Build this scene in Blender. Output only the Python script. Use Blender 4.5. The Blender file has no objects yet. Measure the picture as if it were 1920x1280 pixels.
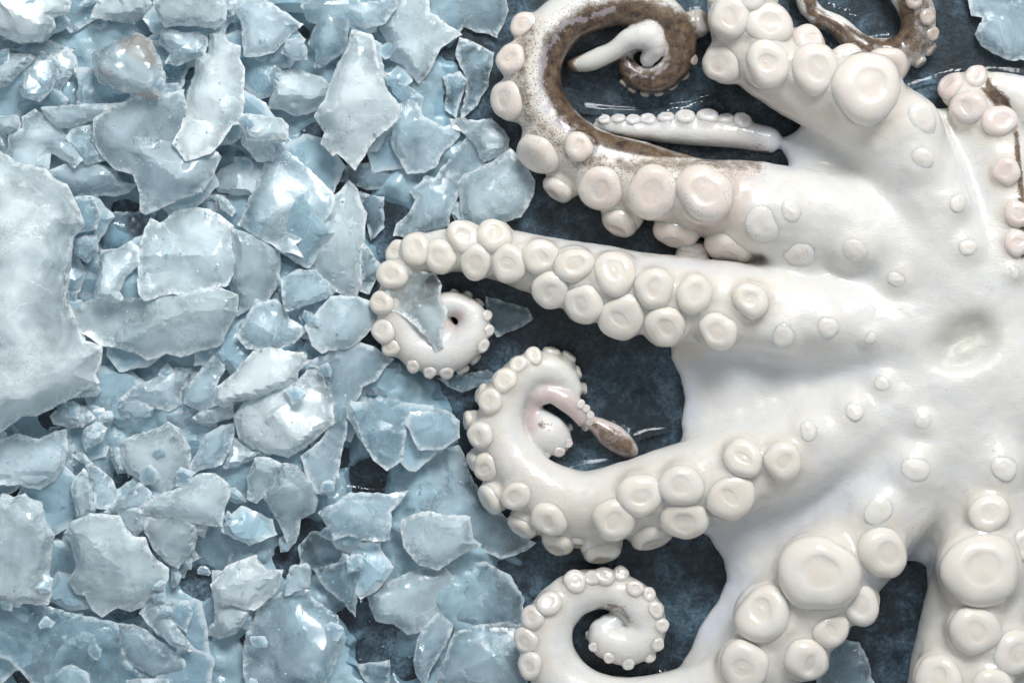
import bpy, bmesh, math, random
import numpy as np
from mathutils import Vector, Matrix, noise, geometry

# ------------------------------------------------------------------ camera, light, exposure
U = 0.0002            # metres for one layout unit; the frame is 1920 x 1280 layout units at slate level
H = 5200.0            # camera height in layout units (1.04 m)
sc = bpy.context.scene
C = sc.collection
cam = bpy.data.objects.new('camera', bpy.data.cameras.new('camera'))
C.objects.link(cam)
cam.location = (0, 0, H * U)
cam.data.sensor_width = 36.0
cam.data.lens = 36.0 * H / 1920.0
cam.data.clip_start = 0.01
cam.data.clip_end = 20.0
cam.data.dof.use_dof = True
cam.data.dof.focus_distance = (H - 110) * U
cam.data.dof.aperture_fstop = 14.0
sc.camera = cam

world = bpy.data.worlds.new('World')
sc.world = world
world.use_nodes = True
world.node_tree.nodes['Background'].inputs[0].default_value = (0.90, 0.955, 1.0, 1)
world.node_tree.nodes['Background'].inputs[1].default_value = 0.43


def area(name, loc, target, sx, sy, power, col):
    l = bpy.data.lights.new(name, 'AREA')
    l.shape = 'RECTANGLE'; l.size = sx; l.size_y = sy; l.energy = power; l.color = col
    o = bpy.data.objects.new(name, l)
    C.objects.link(o)
    o.location = loc
    o.rotation_euler = (Vector(target) - Vector(loc)).to_track_quat('-Z', 'Y').to_euler()
    return o


area('window_light', (0.22, 0.86, 0.92), (0, 0, 0), 0.56, 0.40, 16.0, (1.0, 0.985, 0.96))

sc.view_settings.view_transform = 'Standard'
sc.view_settings.look = 'None'
sc.view_settings.exposure = 0.15
sc.view_settings.gamma = 1.0
sc.view_settings.use_curve_mapping = False
sc.render.engine = 'CYCLES'
sc.cycles.use_denoising = True
sc.cycles.max_bounces = 12
sc.cycles.transmission_bounces = 10
sc.cycles.transparent_max_bounces = 24
sc.cycles.diffuse_bounces = 4
sc.cycles.glossy_bounces = 4
sc.cycles.volume_bounces = 5
sc.cycles.use_adaptive_sampling = True
sc.cycles.adaptive_threshold = 0.10
sc.cycles.adaptive_min_samples = 16
sc.cycles.sample_clamp_indirect = 4.0

rnd = random.Random(7)
nrng = np.random.default_rng(7)

# ------------------------------------------------------------------ helpers


def W(x, y, z):
    """layout point (y down, z up) -> world metres"""
    return ((x - 960.0) * U, (640.0 - y) * U, z * U)


def unp(x, y, z):
    """where a thing seen at (x, y) in the picture stands when it is z high"""
    s = 1.0 - z / H
    return 960 + (x - 960) * s, 640 + (y - 640) * s


def link(name, me, mat=None, parent=None, smooth=True):
    o = bpy.data.objects.new(name, me)
    C.objects.link(o)
    if mat is not None and len(me.materials) == 0:
        me.materials.append(mat)
    if smooth and len(me.polygons):
        me.polygons.foreach_set('use_smooth', [True] * len(me.polygons))
    if parent is not None:
        o.parent = parent
    return o


def tag(o, label=None, cat=None, group=None, kind=None):
    if label: o['label'] = label
    if cat: o['category'] = cat
    if group: o['group'] = group
    if kind: o['kind'] = kind
    return o


class NT:
    def __init__(self, name):
        self.m = bpy.data.materials.new(name)
        self.m.use_nodes = True
        self.t = self.m.node_tree
        self.t.nodes.clear()
        self.out = self.t.nodes.new('ShaderNodeOutputMaterial')

    def n(self, typ, ins=None, **kw):
        nd = self.t.nodes.new(typ)
        for k, v in kw.items():
            setattr(nd, k, v)
        for k, v in (ins or {}).items():
            s = nd.inputs[k]
            if isinstance(v, bpy.types.NodeSocket):
                self.t.links.new(v, s)
            else:
                s.default_value = v
        return nd

    def noise(self, vec, scale, detail=4, rough=0.6, dist=0.0):
        return self.n('ShaderNodeTexNoise', {'Vector': vec, 'Scale': scale, 'Detail': detail, 'Roughness': rough, 'Distortion': dist}).outputs['Fac']

    def ramp(self, fac, stops, interp='LINEAR'):
        nd = self.n('ShaderNodeValToRGB', {'Fac': fac})
        nd.color_ramp.interpolation = interp
        els = nd.color_ramp.elements
        while len(els) < len(stops):
            els.new(0.5)
        for e, (p, c) in zip(els, stops):
            e.position = p
            e.color = (c, c, c, 1) if not isinstance(c, tuple) else (*c, 1)
        return nd.outputs['Color']

    def math(self, op, a, b=0.0, c=None, clamp=False):
        ins = {0: a, 1: b}
        if c is not None: ins[2] = c
        return self.n('ShaderNodeMath', ins, operation=op, use_clamp=clamp).outputs[0]

    def mix(self, fac, a, b, blend='MIX'):
        nd = self.n('ShaderNodeMix', {'Factor': fac}, data_type='RGBA', blend_type=blend)
        for k, v in ((6, a), (7, b)):
            if isinstance(v, bpy.types.NodeSocket):
                self.t.links.new(v, nd.inputs[k])
            else:
                nd.inputs[k].default_value = (*v, 1)
        return nd.outputs[2]

    def attr(self, name, typ='GEOMETRY'):
        return self.n('ShaderNodeAttribute', attribute_name=name, attribute_type=typ).outputs['Fac']

    def bump(self, h, strength, dist, normal=None):
        ins = {'Height': h, 'Strength': strength, 'Distance': dist}
        if normal is not None: ins['Normal'] = normal
        return self.n('ShaderNodeBump', ins).outputs[0]

    def done(self, shader):
        self.t.links.new(shader, self.out.inputs['Surface'])
        return self.m


# ------------------------------------------------------------------ materials
def mat_slate():
    t = NT('wet_slate')
    co = t.n('ShaderNodeTexCoord').outputs['Object']
    big = t.noise(co, 24, 6, 0.62, 0.6)
    mid = t.noise(co, 130, 7, 0.72, 0.4)
    fine = t.noise(co, 800, 4, 0.65)
    a = t.ramp(t.math('ADD', t.math('MULTIPLY', big, 0.62), t.math('MULTIPLY', mid, 0.38)),
               [(0.38, (0.008, 0.012, 0.018)), (0.48, (0.025, 0.040, 0.057)), (0.55, (0.085, 0.135, 0.18)), (0.65, (0.24, 0.34, 0.42))])
    b = t.ramp(fine, [(0.35, 0.45), (0.68, 1.35)])
    col = t.mix(1.0, a, b, 'MULTIPLY')
    nb = t.bump(t.math('ADD', t.math('MULTIPLY', fine, 0.5), mid), 0.5, 0.0006)
    p = t.n('ShaderNodeBsdfPrincipled', {'Base Color': col, 'Roughness': 0.42, 'Normal': nb, 'Specular IOR Level': 0.4})
    return t.done(p.outputs[0])


def mat_water():
    t = NT('melt_water')
    co = t.n('ShaderNodeTexCoord').outputs['Object']
    nb = t.bump(t.noise(co, 60, 1, 0.5), 0.05, 0.0005)
    fr = t.n('ShaderNodeFresnel', {'IOR': 1.33, 'Normal': nb}).outputs[0]
    tr = t.n('ShaderNodeBsdfTransparent', {'Color': (0.90, 0.95, 0.97, 1)})
    gl = t.n('ShaderNodeBsdfGlossy', {'Color': (0.9, 0.95, 1, 1), 'Roughness': 0.10, 'Normal': nb})
    mx = t.n('ShaderNodeMixShader', {0: fr, 1: tr.outputs[0], 2: gl.outputs[0]})
    return t.done(mx.outputs[0])


def mat_ice(level, solid=True, pale=False):
    """level 0 clear .. 1 milky: scattering inside the block, wet glossy surface, frosted rims and pitted patches"""
    t = NT(('crushed_ice_%d' if solid else 'thin_ice_%d') % round(level * 10))
    tc = t.n('ShaderNodeTexCoord').outputs['Object']
    oi = t.n('ShaderNodeObjectInfo')
    off = t.n('ShaderNodeVectorMath', {0: tc, 1: t.n('ShaderNodeCombineXYZ', {0: oi.outputs['Random'], 1: t.math('MULTIPLY', oi.outputs['Random'], 3.7), 2: 0.3}).outputs[0]}, operation='ADD').outputs[0]
    edge = t.attr('edge')
    n1 = t.noise(off, 45, 3, 0.5, 1.2)
    n2 = t.noise(off, 330, 4, 0.65, 0.4)
    n3 = t.noise(off, 1900, 2, 0.6)
    patch = t.ramp(t.noise(off, 75, 2, 0.5), [(0.48, 0.0), (0.62, 1.0)])
    pit = t.math('ADD', t.math('MULTIPLY', t.math('SUBTRACT', n2, 0.5), 1.6), t.math('MULTIPLY', t.math('SUBTRACT', n3, 0.5), 1.4))
    c1 = t.math('MULTIPLY', t.math('SUBTRACT', n1, 0.45), 1.2)
    core = t.attr('core') if solid else 1.0
    cloud = t.math('ADD', t.math('MULTIPLY_ADD', core, 0.42 * level, 0.46 * level - 0.06), t.math('ADD', c1, t.math('MULTIPLY', pit, t.math('ADD', t.math('MULTIPLY', patch, 0.35), 0.06))))
    cloud = t.math('ADD', cloud, t.math('MULTIPLY', t.math('MULTIPLY', edge, 0.9), t.ramp(n2, [(0.40, 0.15), (0.60, 1.0)])))
    wv = t.n('ShaderNodeVectorMath', {0: off, 1: t.n('ShaderNodeVectorMath', {0: t.n('ShaderNodeTexNoise', {'Vector': off, 'Scale': 90.0, 'Detail': 3.0}).outputs['Color'], 3: 0.012}, operation='SCALE').outputs[0]}, operation='ADD').outputs[0]
    vc = t.n('ShaderNodeTexVoronoi', {'Vector': wv, 'Scale': 55.0}, feature='DISTANCE_TO_EDGE')
    crack = t.math('MULTIPLY', t.ramp(vc.outputs['Distance'], [(0.0, 1.0), (0.022, 0.0)]), t.ramp(t.noise(off, 60, 2, 0.5), [(0.55, 0.0), (0.65, 0.3)]))
    cloud = t.math('ADD', cloud, crack)
    cloud = t.math('MINIMUM', t.math('MAXIMUM', cloud, 0.03), 0.60 + 0.36 * level)
    hgt = t.math('ADD', t.math('ADD', t.math('MULTIPLY', n1, 0.6), t.math('MULTIPLY', crack, 0.25)), t.math('MULTIPLY', t.math('ADD', t.math('MULTIPLY', n2, 0.6), t.math('MULTIPLY', n3, 0.16)), t.math('ADD', t.math('MULTIPLY', patch, 1.6), 0.25)))
    nb = t.bump(hgt, 0.35, 0.0016)
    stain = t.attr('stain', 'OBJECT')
    icecol = t.mix(level, (0.34, 0.58, 0.74), (0.80, 0.915, 0.955)) if solid else t.mix(level, (0.27, 0.47, 0.61), (0.48, 0.69, 0.80))  # thin ice is coloured darker, painting shaded depth into the gaps
    if pale:
        icecol = t.mix(0.5, (0.78, 0.86, 0.90), (0.82, 0.90, 0.93))
    icecol = t.mix(t.math('MULTIPLY', edge, 0.7), icecol, (0.93, 0.97, 0.985))
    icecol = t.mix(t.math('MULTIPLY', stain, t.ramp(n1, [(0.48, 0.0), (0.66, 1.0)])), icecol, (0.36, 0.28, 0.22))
    d = t.n('ShaderNodeBsdfDiffuse', {'Color': icecol, 'Normal': nb})
    tl = t.n('ShaderNodeBsdfTranslucent', {'Color': icecol, 'Normal': nb})
    frost = t.n('ShaderNodeMixShader', {0: 0.17, 1: d.outputs[0], 2: tl.outputs[0]})
    tr = t.n('ShaderNodeBsdfTransparent', {'Color': (0.91, 0.965, 0.985, 1)})
    rf = t.n('ShaderNodeBsdfRefraction', {'Color': (0.90, 0.965, 0.985, 1), 'Roughness': 0.03, 'IOR': 1.25, 'Normal': nb})
    clear = t.n('ShaderNodeMixShader', {0: 0.4 if solid else 0.0, 1: tr.outputs[0], 2: rf.outputs[0]})
    inner = t.n('ShaderNodeMixShader', {0: cloud, 1: clear.outputs[0], 2: frost.outputs[0]})
    fr = t.n('ShaderNodeFresnel', {'IOR': 1.5, 'Normal': nb}).outputs[0]
    wet = t.ramp(t.noise(off, 120, 3, 0.6), [(0.42, 0.04), (0.62, 0.26)])
    gl = t.n('ShaderNodeBsdfGlossy', {'Color': (0.95, 0.98, 1, 1), 'Roughness': wet, 'Normal': nb})
    mx = t.n('ShaderNodeMixShader', {0: fr, 1: inner.outputs[0], 2: gl.outputs[0]})
    return t.done(mx.outputs[0])


def mat_skin():
    t = NT('octopus_skin')
    co = t.n('ShaderNodeTexCoord').outputs['Object']
    pig, blush, memb, warm, silver, muzz = (t.attr(a) for a in ('pig', 'blush', 'memb', 'warm', 'silver', 'muzz'))
    n1 = t.noise(co, 60, 5, 0.65, 0.5)
    n2 = t.noise(co, 300, 5, 0.7)
    n3 = t.noise(co, 1100, 3, 0.6)
    base = t.mix(t.ramp(n1, [(0.35, 0.0), (0.65, 1.0)]), (0.685, 0.675, 0.65), (0.64, 0.645, 0.64))
    base = t.mix(warm, base, (0.66, 0.58, 0.475))
    base = t.mix(t.math('MULTIPLY', memb, 0.55), base, (0.47, 0.52, 0.64))
    base = t.mix(t.math('MULTIPLY', blush, 0.55), base, (0.50, 0.34, 0.33))
    base = t.mix(t.math('MULTIPLY', muzz, 0.85), base, (0.46, 0.46, 0.41))
    # chromatophore freckles
    vo = t.n('ShaderNodeTexVoronoi', {'Vector': co, 'Scale': 1150.0, 'Randomness': 1.0})
    dots = t.ramp(vo.outputs['Distance'], [(0.22, 1.0), (0.36, 0.0)])
    vs = t.n('ShaderNodeTexVoronoi', {'Vector': co, 'Scale': 420.0, 'Randomness': 1.0})
    sparse = t.ramp(vs.outputs['Distance'], [(0.10, 0.55), (0.16, 0.0)])
    fre = t.math('MULTIPLY', t.math('MULTIPLY', dots, t.ramp(pig, [(0.05, 0.0), (0.45, 1.0)])), 0.85)
    base = t.mix(fre, base, (0.16, 0.08, 0.05))
    base = t.mix(t.math('MULTIPLY', sparse, t.ramp(n1, [(0.45, 0.0), (0.62, 0.6)])), base, (0.30, 0.24, 0.24))
    pf = t.math('ADD', pig, t.math('MULTIPLY', t.math('SUBTRACT', n2, 0.5), 1.0))
    pf = t.ramp(pf, [(0.46, 0.0), (0.80, 1.0)])
    brown = t.mix(t.ramp(n2, [(0.35, 0.0), (0.65, 1.0)]), (0.035, 0.020, 0.014), (0.20, 0.14, 0.09))
    brown = t.mix(t.math('MULTIPLY', dots, 0.45), brown, (0.05, 0.025, 0.02))
    base = t.mix(pf, base, brown)
    sf = t.ramp(t.math('ADD', t.math('MULTIPLY', silver, 0.75), t.math('MULTIPLY', t.math('SUBTRACT', n2, 0.5), 2.4)), [(0.55, 0.0), (0.70, 1.0)])
    base = t.mix(t.math('MULTIPLY', sf, 0.4), base, (0.50, 0.49, 0.58))
    stv = t.n('ShaderNodeMapping', {'Vector': co, 'Rotation': (0, 0, 0.6), 'Scale': (1.0, 4.5, 1.0)}).outputs[0]
    stri = t.noise(stv, 380, 3, 0.6, 0.6)
    hb = t.math('ADD', t.math('MULTIPLY', n2, 0.8), t.math('ADD', t.math('MULTIPLY', n3, 0.35), t.math('MULTIPLY', stri, 0.5)))
    nb = t.bump(hb, 0.30, 0.0012)
    crough = t.ramp(t.noise(co, 110, 4, 0.6), [(0.40, 0.07), (0.62, 0.26)])
    p = t.n('ShaderNodeBsdfPrincipled', {'Base Color': base, 'Roughness': 0.34, 'Normal': nb, 'IOR': 1.38,
                                         'Subsurface Weight': 0.85, 'Subsurface Radius': (1.0, 0.80, 0.64), 'Subsurface Scale': 0.0052,
                                         'Coat Weight': t.math('SUBTRACT', 0.8, t.math('MULTIPLY', t.attr('dull'), 0.7)), 'Coat Roughness': crough, 'Coat IOR': 1.48})
    return t.done(p.outputs[0])


def mat_sucker():
    t = NT('sucker_flesh')
    co = t.n('ShaderNodeTexCoord').outputs['Object']
    oi = t.n('ShaderNodeObjectInfo')
    cup = t.attr('cup')
    ge = t.n('ShaderNodeNewGeometry').outputs['Position']
    n1 = t.noise(ge, 160, 4, 0.6, 0.6)
    n2 = t.noise(ge, 700, 4, 0.7)
    base = t.mix(t.ramp(n1, [(0.40, 0.0), (0.62, 0.6)]), oi.outputs['Color'], (0.69, 0.68, 0.66))
    base = t.mix(t.math('MULTIPLY', cup, 0.22), base, (0.66, 0.56, 0.46))
    base = t.mix(t.math('MULTIPLY', t.math('SUBTRACT', 1.0, t.attr('crown')), 0.75), base, (0.68, 0.645, 0.585))
    vs = t.n('ShaderNodeTexVoronoi', {'Vector': ge, 'Scale': 1000.0})
    dots = t.ramp(vs.outputs['Distance'], [(0.16, 1.0), (0.26, 0.0)])
    spk = t.attr('freckle', 'OBJECT')
    base = t.mix(t.math('MULTIPLY', t.math('MULTIPLY', dots, spk), t.ramp(n1, [(0.46, 0.0), (0.60, 0.9)])), base, (0.28, 0.14, 0.09))
    brn = t.attr('brown', 'OBJECT')
    base = t.mix(t.math('MULTIPLY', brn, t.ramp(n2, [(0.3, 0.4), (0.6, 1.0)])), base, (0.14, 0.085, 0.055))
    nb = t.bump(t.math('ADD', n1, t.math('MULTIPLY', n2, 0.35)), 0.16, 0.0013)
    p = t.n('ShaderNodeBsdfPrincipled', {'Base Color': base, 'Roughness': 0.32, 'Normal': nb, 'IOR': 1.38,
                                         'Subsurface Weight': 0.5, 'Subsurface Radius': (1.0, 0.74, 0.55), 'Subsurface Scale': 0.0030,
                                         'Coat Weight': 1.0, 'Coat Roughness': 0.045, 'Coat IOR': 1.55})
    return t.done(p.outputs[0])


M_SLATE, M_WATER, M_SKIN, M_SUCK = mat_slate(), mat_water(), mat_skin(), mat_sucker()
M_ICES = [mat_ice(k / 7) for k in range(8)]
M_THIN = [mat_ice(k / 7, False) for k in range(8)]


def M_ICE(milk, solid=True):
    return (M_ICES if solid else M_THIN)[max(0, min(7, round(milk * 7)))]



# ------------------------------------------------------------------ slate slab
me = bpy.data.meshes.new('slate_surface')
nx, ny = 120, 90
vs, fs = [], []
for j in range(ny + 1):
    for i in range(nx + 1):
        x, y = -500 + i * 2900 / nx, -500 + j * 2300 / ny
        z = -3 + 3.0 * noise.noise(Vector((x * 0.006, y * 0.006, 1))) + 0.9 * noise.noise(Vector((x * 0.02, y * 0.02, 4)))
        vs.append(W(x, y, z))
for j in range(ny):
    for i in range(nx):
        a = j * (nx + 1) + i
        fs.append((a, a + nx + 1, a + nx + 2, a + 1))
me.from_pydata(vs, [], fs)
tag(link('slate_surface', me, M_SLATE), kind='structure')

# ------------------------------------------------------------------ octopus body: one signed distance field
VX = 4.0
X0, X1, Y0, Y1, Z0, Z1 = 672.0, 2080.0, -140.0, 1420.0, -12.0, 228.0
gx = np.arange(X0, X1 + VX, VX, dtype=np.float32)
gy = np.arange(Y0, Y1 + VX, VX, dtype=np.float32)
gz = np.arange(Z0, Z1 + VX, VX, dtype=np.float32)
SH = (len(gx), len(gy), len(gz))


def catmull(pts, step=9.0):
    P = [np.array(p, float) for p in pts]
    P = [2 * P[0] - P[1]] + P + [2 * P[-1] - P[-2]]
    out = []
    for i in range(1, len(P) - 2):
        n = max(2, int(np.linalg.norm((P[i + 1] - P[i])[:2]) / step))
        for k in range(n):
            u = k / n
            out.append(0.5 * (2 * P[i] + (P[i + 1] - P[i - 1]) * u + (2 * P[i - 1] - 5 * P[i] + 4 * P[i + 1] - P[i + 2]) * u * u
                              + (3 * P[i] - P[i - 1] - 3 * P[i + 1] + P[i + 2]) * u ** 3))
    out.append(P[-2])
    return out


def box_idx(lo, hi):
    i = [max(0, int((l - o) / VX)) for l, o in zip(lo, (X0, Y0, Z0))]
    j = [min(n, int((h - o) / VX) + 2) for h, o, n in zip(hi, (X0, Y0, Z0), SH)]
    return tuple(slice(a, b) for a, b in zip(i, j))


def add_arm(F, ctrl, pad=56.0):
    """ctrl: x, y (as seen), radius, z of the centre"""
    cc = []
    for (x, y, r, z) in ctrl:
        x, y = unp(x, y, z)
        cc.append((x, y, z, r))
    S = catmull(cc)
    for a, b in zip(S[:-1], S[1:]):
        m = max(a[3], b[3]) + pad
        lo = np.minimum(a[:3], b[:3]) - m
        hi = np.maximum(a[:3], b[:3]) + m
        sl = box_idx(lo, hi)
        if any(s.stop <= s.start for s in sl):
            continue
        x = gx[sl[0]][:, None, None]; y = gy[sl[1]][None, :, None]; z = gz[sl[2]][None, None, :]
        d = b[:3] - a[:3]
        L2 = float(d @ d) + 1e-6
        t = np.clip(((x - a[0]) * d[0] + (y - a[1]) * d[1] + (z - a[2]) * d[2]) / L2, 0, 1)
        r = a[3] + t * (b[3] - a[3])
        q = np.sqrt((x - a[0] - t * d[0]) ** 2 + (y - a[1] - t * d[1]) ** 2 + (z - a[2] - t * d[2]) ** 2) - r
        F[sl] = np.minimum(F[sl], q.astype(np.float32))
    return S


def smin(a, b, k):
    h = np.maximum(k - np.abs(a - b), 0) / k
    return np.minimum(a, b) - h * h * k * 0.25


ARMS = {
    # upper arm with the row of large suckers leaving the top of the frame
    'a': [(1790, 520, 80, 70), (1740, 380, 80, 80), (1670, 250, 84, 82), (1590, 190, 80, 84), (1500, 150, 72, 80), (1430, 105, 68, 78), (1395, 40, 66, 76), (1400, -60, 64, 74), (1430, -150, 60, 70)],
    # arm whose brown back curls into a spiral at the top
    'b': [(1760, 540, 80, 60), (1600, 430, 84, 72), (1440, 385, 78, 74), (1320, 365, 66, 74), (1210, 330, 60, 72), (1110, 295, 54, 66), (1040, 240, 50, 60), (1003, 170, 50, 58), (1012, 90, 50, 56), (1070, 32, 46, 56), (1150, 8, 42, 56), (1230, 22, 38, 54), (1272, 70, 32, 50), (1268, 120, 28, 46), (1230, 150, 24, 42), (1188, 140, 19, 36), (1172, 108, 15, 34), (1192, 84, 12, 34), (1215, 92, 9, 32)],
    # white tip lying in the pocket of that arm
    'b2': [(1440, 262, 26, 34), (1390, 254, 26, 28), (1320, 250, 24, 24), (1230, 246, 20, 20), (1160, 242, 15, 16), (1120, 236, 9, 12)],
    'b3': [(1076, 122, 13, 36), (1110, 114, 19, 44), (1150, 96, 18, 58), (1180, 74, 21, 70), (1216, 68, 27, 74), (1228, 88, 22, 68), (1214, 110, 15, 56)],
    # arm reaching left, curled into a flat disc
    'd': [(1780, 630, 80, 62), (1620, 610, 82, 72), (1480, 590, 82, 78), (1350, 570, 80, 78), (1220, 552, 76, 74), (1120, 528, 68, 68), (1020, 500, 56, 60), (930, 476, 48, 52), (850, 468, 42, 46), (785, 486, 38, 44), (750, 540, 36, 44), (748, 605, 34, 42), (783, 655, 36, 42), (838, 664, 34, 42), (882, 632, 32, 42), (884, 590, 27, 42), (848, 570, 23, 40), (808, 586, 25, 40), (796, 618, 22, 36), (822, 634, 13, 26)],
    # lower arm curled upward
    'e': [(1780, 700, 80, 60), (1620, 790, 84, 68), (1480, 850, 84, 76), (1360, 886, 80, 78), (1260, 912, 74, 74), (1170, 936, 68, 66), (1090, 944, 62, 60), (1010, 912, 54, 54), (955, 850, 47, 48), (938, 785, 42, 44), (958, 725, 38, 42), (1005, 692, 34, 40), (1050, 702, 28, 38), (1072, 730, 20, 34)],
    'e2': [(998, 772, 16, 30), (1004, 750, 15, 38), (1018, 740, 19, 46), (1036, 738, 17, 48), (1056, 748, 21, 48), (1078, 764, 19, 46), (1092, 780, 17, 40)],
    'e4': [(1102, 786, 10, 12), (1124, 801, 19, 5), (1150, 820, 24, 2), (1174, 838, 20, 2), (1186, 846, 12, 2)],
    'd2': [(800, 602, 40, 26), (826, 640, 40, 26), (800, 625, 36, 26)],
    'e3': [(1008, 790, 26, 26), (1026, 812, 38, 30), (1042, 824, 30, 22)],
    # bottom arm with the biggest suckers and a spiral tip
    'f': [(1790, 740, 84, 62), (1730, 850, 88, 68), (1650, 960, 90, 72), (1560, 1070, 92, 74), (1480, 1170, 90, 72), (1400, 1262, 78, 64), (1290, 1316, 66, 58), (1170, 1330, 60, 54), (1080, 1300, 56, 52), (1034, 1240, 50, 48), (1030, 1170, 46, 46), (1070, 1118, 42, 44), (1135, 1104, 38, 42), (1192, 1132, 38, 42), (1214, 1178, 36, 42), (1182, 1210, 37, 42), (1142, 1203, 34, 40), (1130, 1182, 26, 38), (1152, 1166, 20, 36), (1166, 1174, 12, 30)],
    # right-hand bottom arm leaving the frame
    'g': [(1830, 720, 84, 60), (1850, 860, 86, 68), (1850, 980, 86, 74), (1840, 1080, 92, 74), (1830, 1180, 104, 66), (1815, 1290, 112, 62), (1800, 1420, 112, 60)],
    'h': [(1840, 640, 84, 60), (1960, 760, 86, 66), (2080, 860, 84, 66)],
    # upper right arm
    'c': [(1850, 560, 80, 60), (1890, 440, 72, 64), (1890, 340, 66, 60), (1862, 260, 54, 52), (1838, 205, 44, 46), (1850, 172, 36, 40), (1905, 185, 44, 36), (1980, 230, 60, 40)],
    # dark thin arm looped at the top edge
    'k': [(1530, -60, 20, 18), (1512, -5, 20, 20), (1530, 28, 18, 22), (1572, 50, 20, 24), (1610, 84, 23, 26), (1660, 104, 26, 28), (1706, 84, 30, 30), (1722, 30, 33, 32), (1690, -30, 33, 32), (1670, -90, 32, 30)],
}
F = np.full(SH, 90.0, np.float32)
# centre of the body
x = gx[:, None, None]; y = gy[None, :, None]; z = gz[None, None, :]
q = np.sqrt(((x - 1790) / 330) ** 2 + ((y - 640) / 330) ** 2 + ((z + 6) / 140) ** 2)
F = np.minimum(F, ((q - 1) * 140).astype(np.float32))
# web of skin between the arms: a low slab whose border follows the openings
WEB = [(1452, 262), (1500, 330), (1440, 430), (1385, 500), (1330, 560), (1262, 636), (1258, 672), (1274, 705), (1284, 750), (1276, 795), (1300, 880), (1285, 985), (1330, 1010), (1356, 1050), (1362, 1090), (1345, 1130), (1310, 1180), (1290, 1240), (1400, 1330), (1540, 1200), (1640, 1075), (1692, 1048), (1742, 1062), (1800, 1200), (2100, 1200), (2100, 250), (1900, 250), (1790, 205), (1720, 190), (1640, 180), (1500, 240)]
WEB = [unp(a, b, 60) for a, b in WEB]


def poly_sdf(px, py, poly):
    P = np.array(poly, np.float64)
    d = np.full(px.shape, 1e18)
    s = np.ones(px.shape)
    n = len(P)
    for i in range(n):
        j = (i - 1) % n
        e = P[j] - P[i]
        wx = px - P[i, 0]; wy = py - P[i, 1]
        t = np.clip((wx * e[0] + wy * e[1]) / (e @ e), 0, 1)
        bx = wx - e[0] * t; by = wy - e[1] * t
        d = np.minimum(d, bx * bx + by * by)
        c1 = py >= P[i, 1]; c2 = py < P[j, 1]; c3 = (e[0] * wy) > (e[1] * wx)
        s = np.where((c1 & c2 & c3) | (~c1 & ~c2 & ~c3), -s, s)
    return s * np.sqrt(d)


GX2, GY2 = np.meshgrid(gx, gy, indexing='ij')
w2 = poly_sdf(GX2, GY2, WEB).astype(np.float32)
top = 40 + 40 * (1 - np.exp(np.minimum(w2, 0) / 90.0))           # thin at the border, thicker inside
rr = 16.0
qx = w2[:, :, None] + rr
qz = np.abs(z - (top * 0.5 + 10)[:, :, None]) - (top * 0.5 - 10)[:, :, None] + rr
slab = np.minimum(np.maximum(qx, qz), 0) + np.sqrt(np.maximum(qx, 0) ** 2 + np.maximum(qz, 0) ** 2) - rr
F = smin(F, slab.astype(np.float32), 40)
SPL = {}
for key, ctrl in ARMS.items():
    A = np.full(SH, 90.0, np.float32)
    SPL[key] = add_arm(A, ctrl)
    F = smin(F, A, {'a': 34, 'b': 36, 'd': 40, 'e': 40, 'f': 40, 'g': 34, 'h': 50, 'c': 34}.get(key, 8.0))
del A, slab, qx, qz, q
# mouth: an oval hollow with a raised fold inside
mx_, my_ = unp(1812, 640, 150)
ca, sa = math.cos(-0.5), math.sin(-0.5)
u = (x - mx_) * ca + (y - my_) * sa
v = -(x - mx_) * sa + (y - my_) * ca


def sample(G, p):
    i = np.array([(p[0] - X0) / VX, (p[1] - Y0) / VX, (p[2] - Z0) / VX])
    i = np.clip(i, 0, np.array(SH) - 1.001)
    b = i.astype(int); f = i - b
    s = 0.0
    for dx in (0, 1):
        for dy in (0, 1):
            for dz in (0, 1):
                s += G[b[0] + dx, b[1] + dy, b[2] + dz] * (f[0] if dx else 1 - f[0]) * (f[1] if dy else 1 - f[1]) * (f[2] if dz else 1 - f[2])
    return float(s)


def grad(G, p, e=5.0):
    g = np.array([sample(G, p + np.eye(3)[k] * e) - sample(G, p - np.eye(3)[k] * e) for k in range(3)])
    n = np.linalg.norm(g)
    return g / n if n > 1e-6 else np.array([0, 0, 1.0])


def top_of(G, x, y):
    i = int(round((x - X0) / VX)); j = int(round((y - Y0) / VX))
    if not (0 <= i < SH[0] and 0 <= j < SH[1]):
        return None
    col = G[i, j]
    ins = np.nonzero(col < 0)[0]
    if len(ins) == 0:
        return None
    k = ins[-1]
    if k + 1 >= SH[2]:
        return gz[k]
    return float(gz[k] + VX * col[k] / (col[k] - col[k + 1]))


mz = top_of(F, mx_, my_)
hol = np.sqrt((u / 66) ** 2 + (v / 50) ** 2 + ((z - mz - 3) / 34) ** 2)
hol = (hol - 1) * 30
F = -smin(-F, hol.astype(np.float32), 16)
fold = (np.sqrt(((u + 6) / 44) ** 2 + ((v - 20) / 18) ** 2 + ((z - mz + 34) / 15) ** 2) - 1) * 14
F = smin(F, fold.astype(np.float32), 14)

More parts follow.
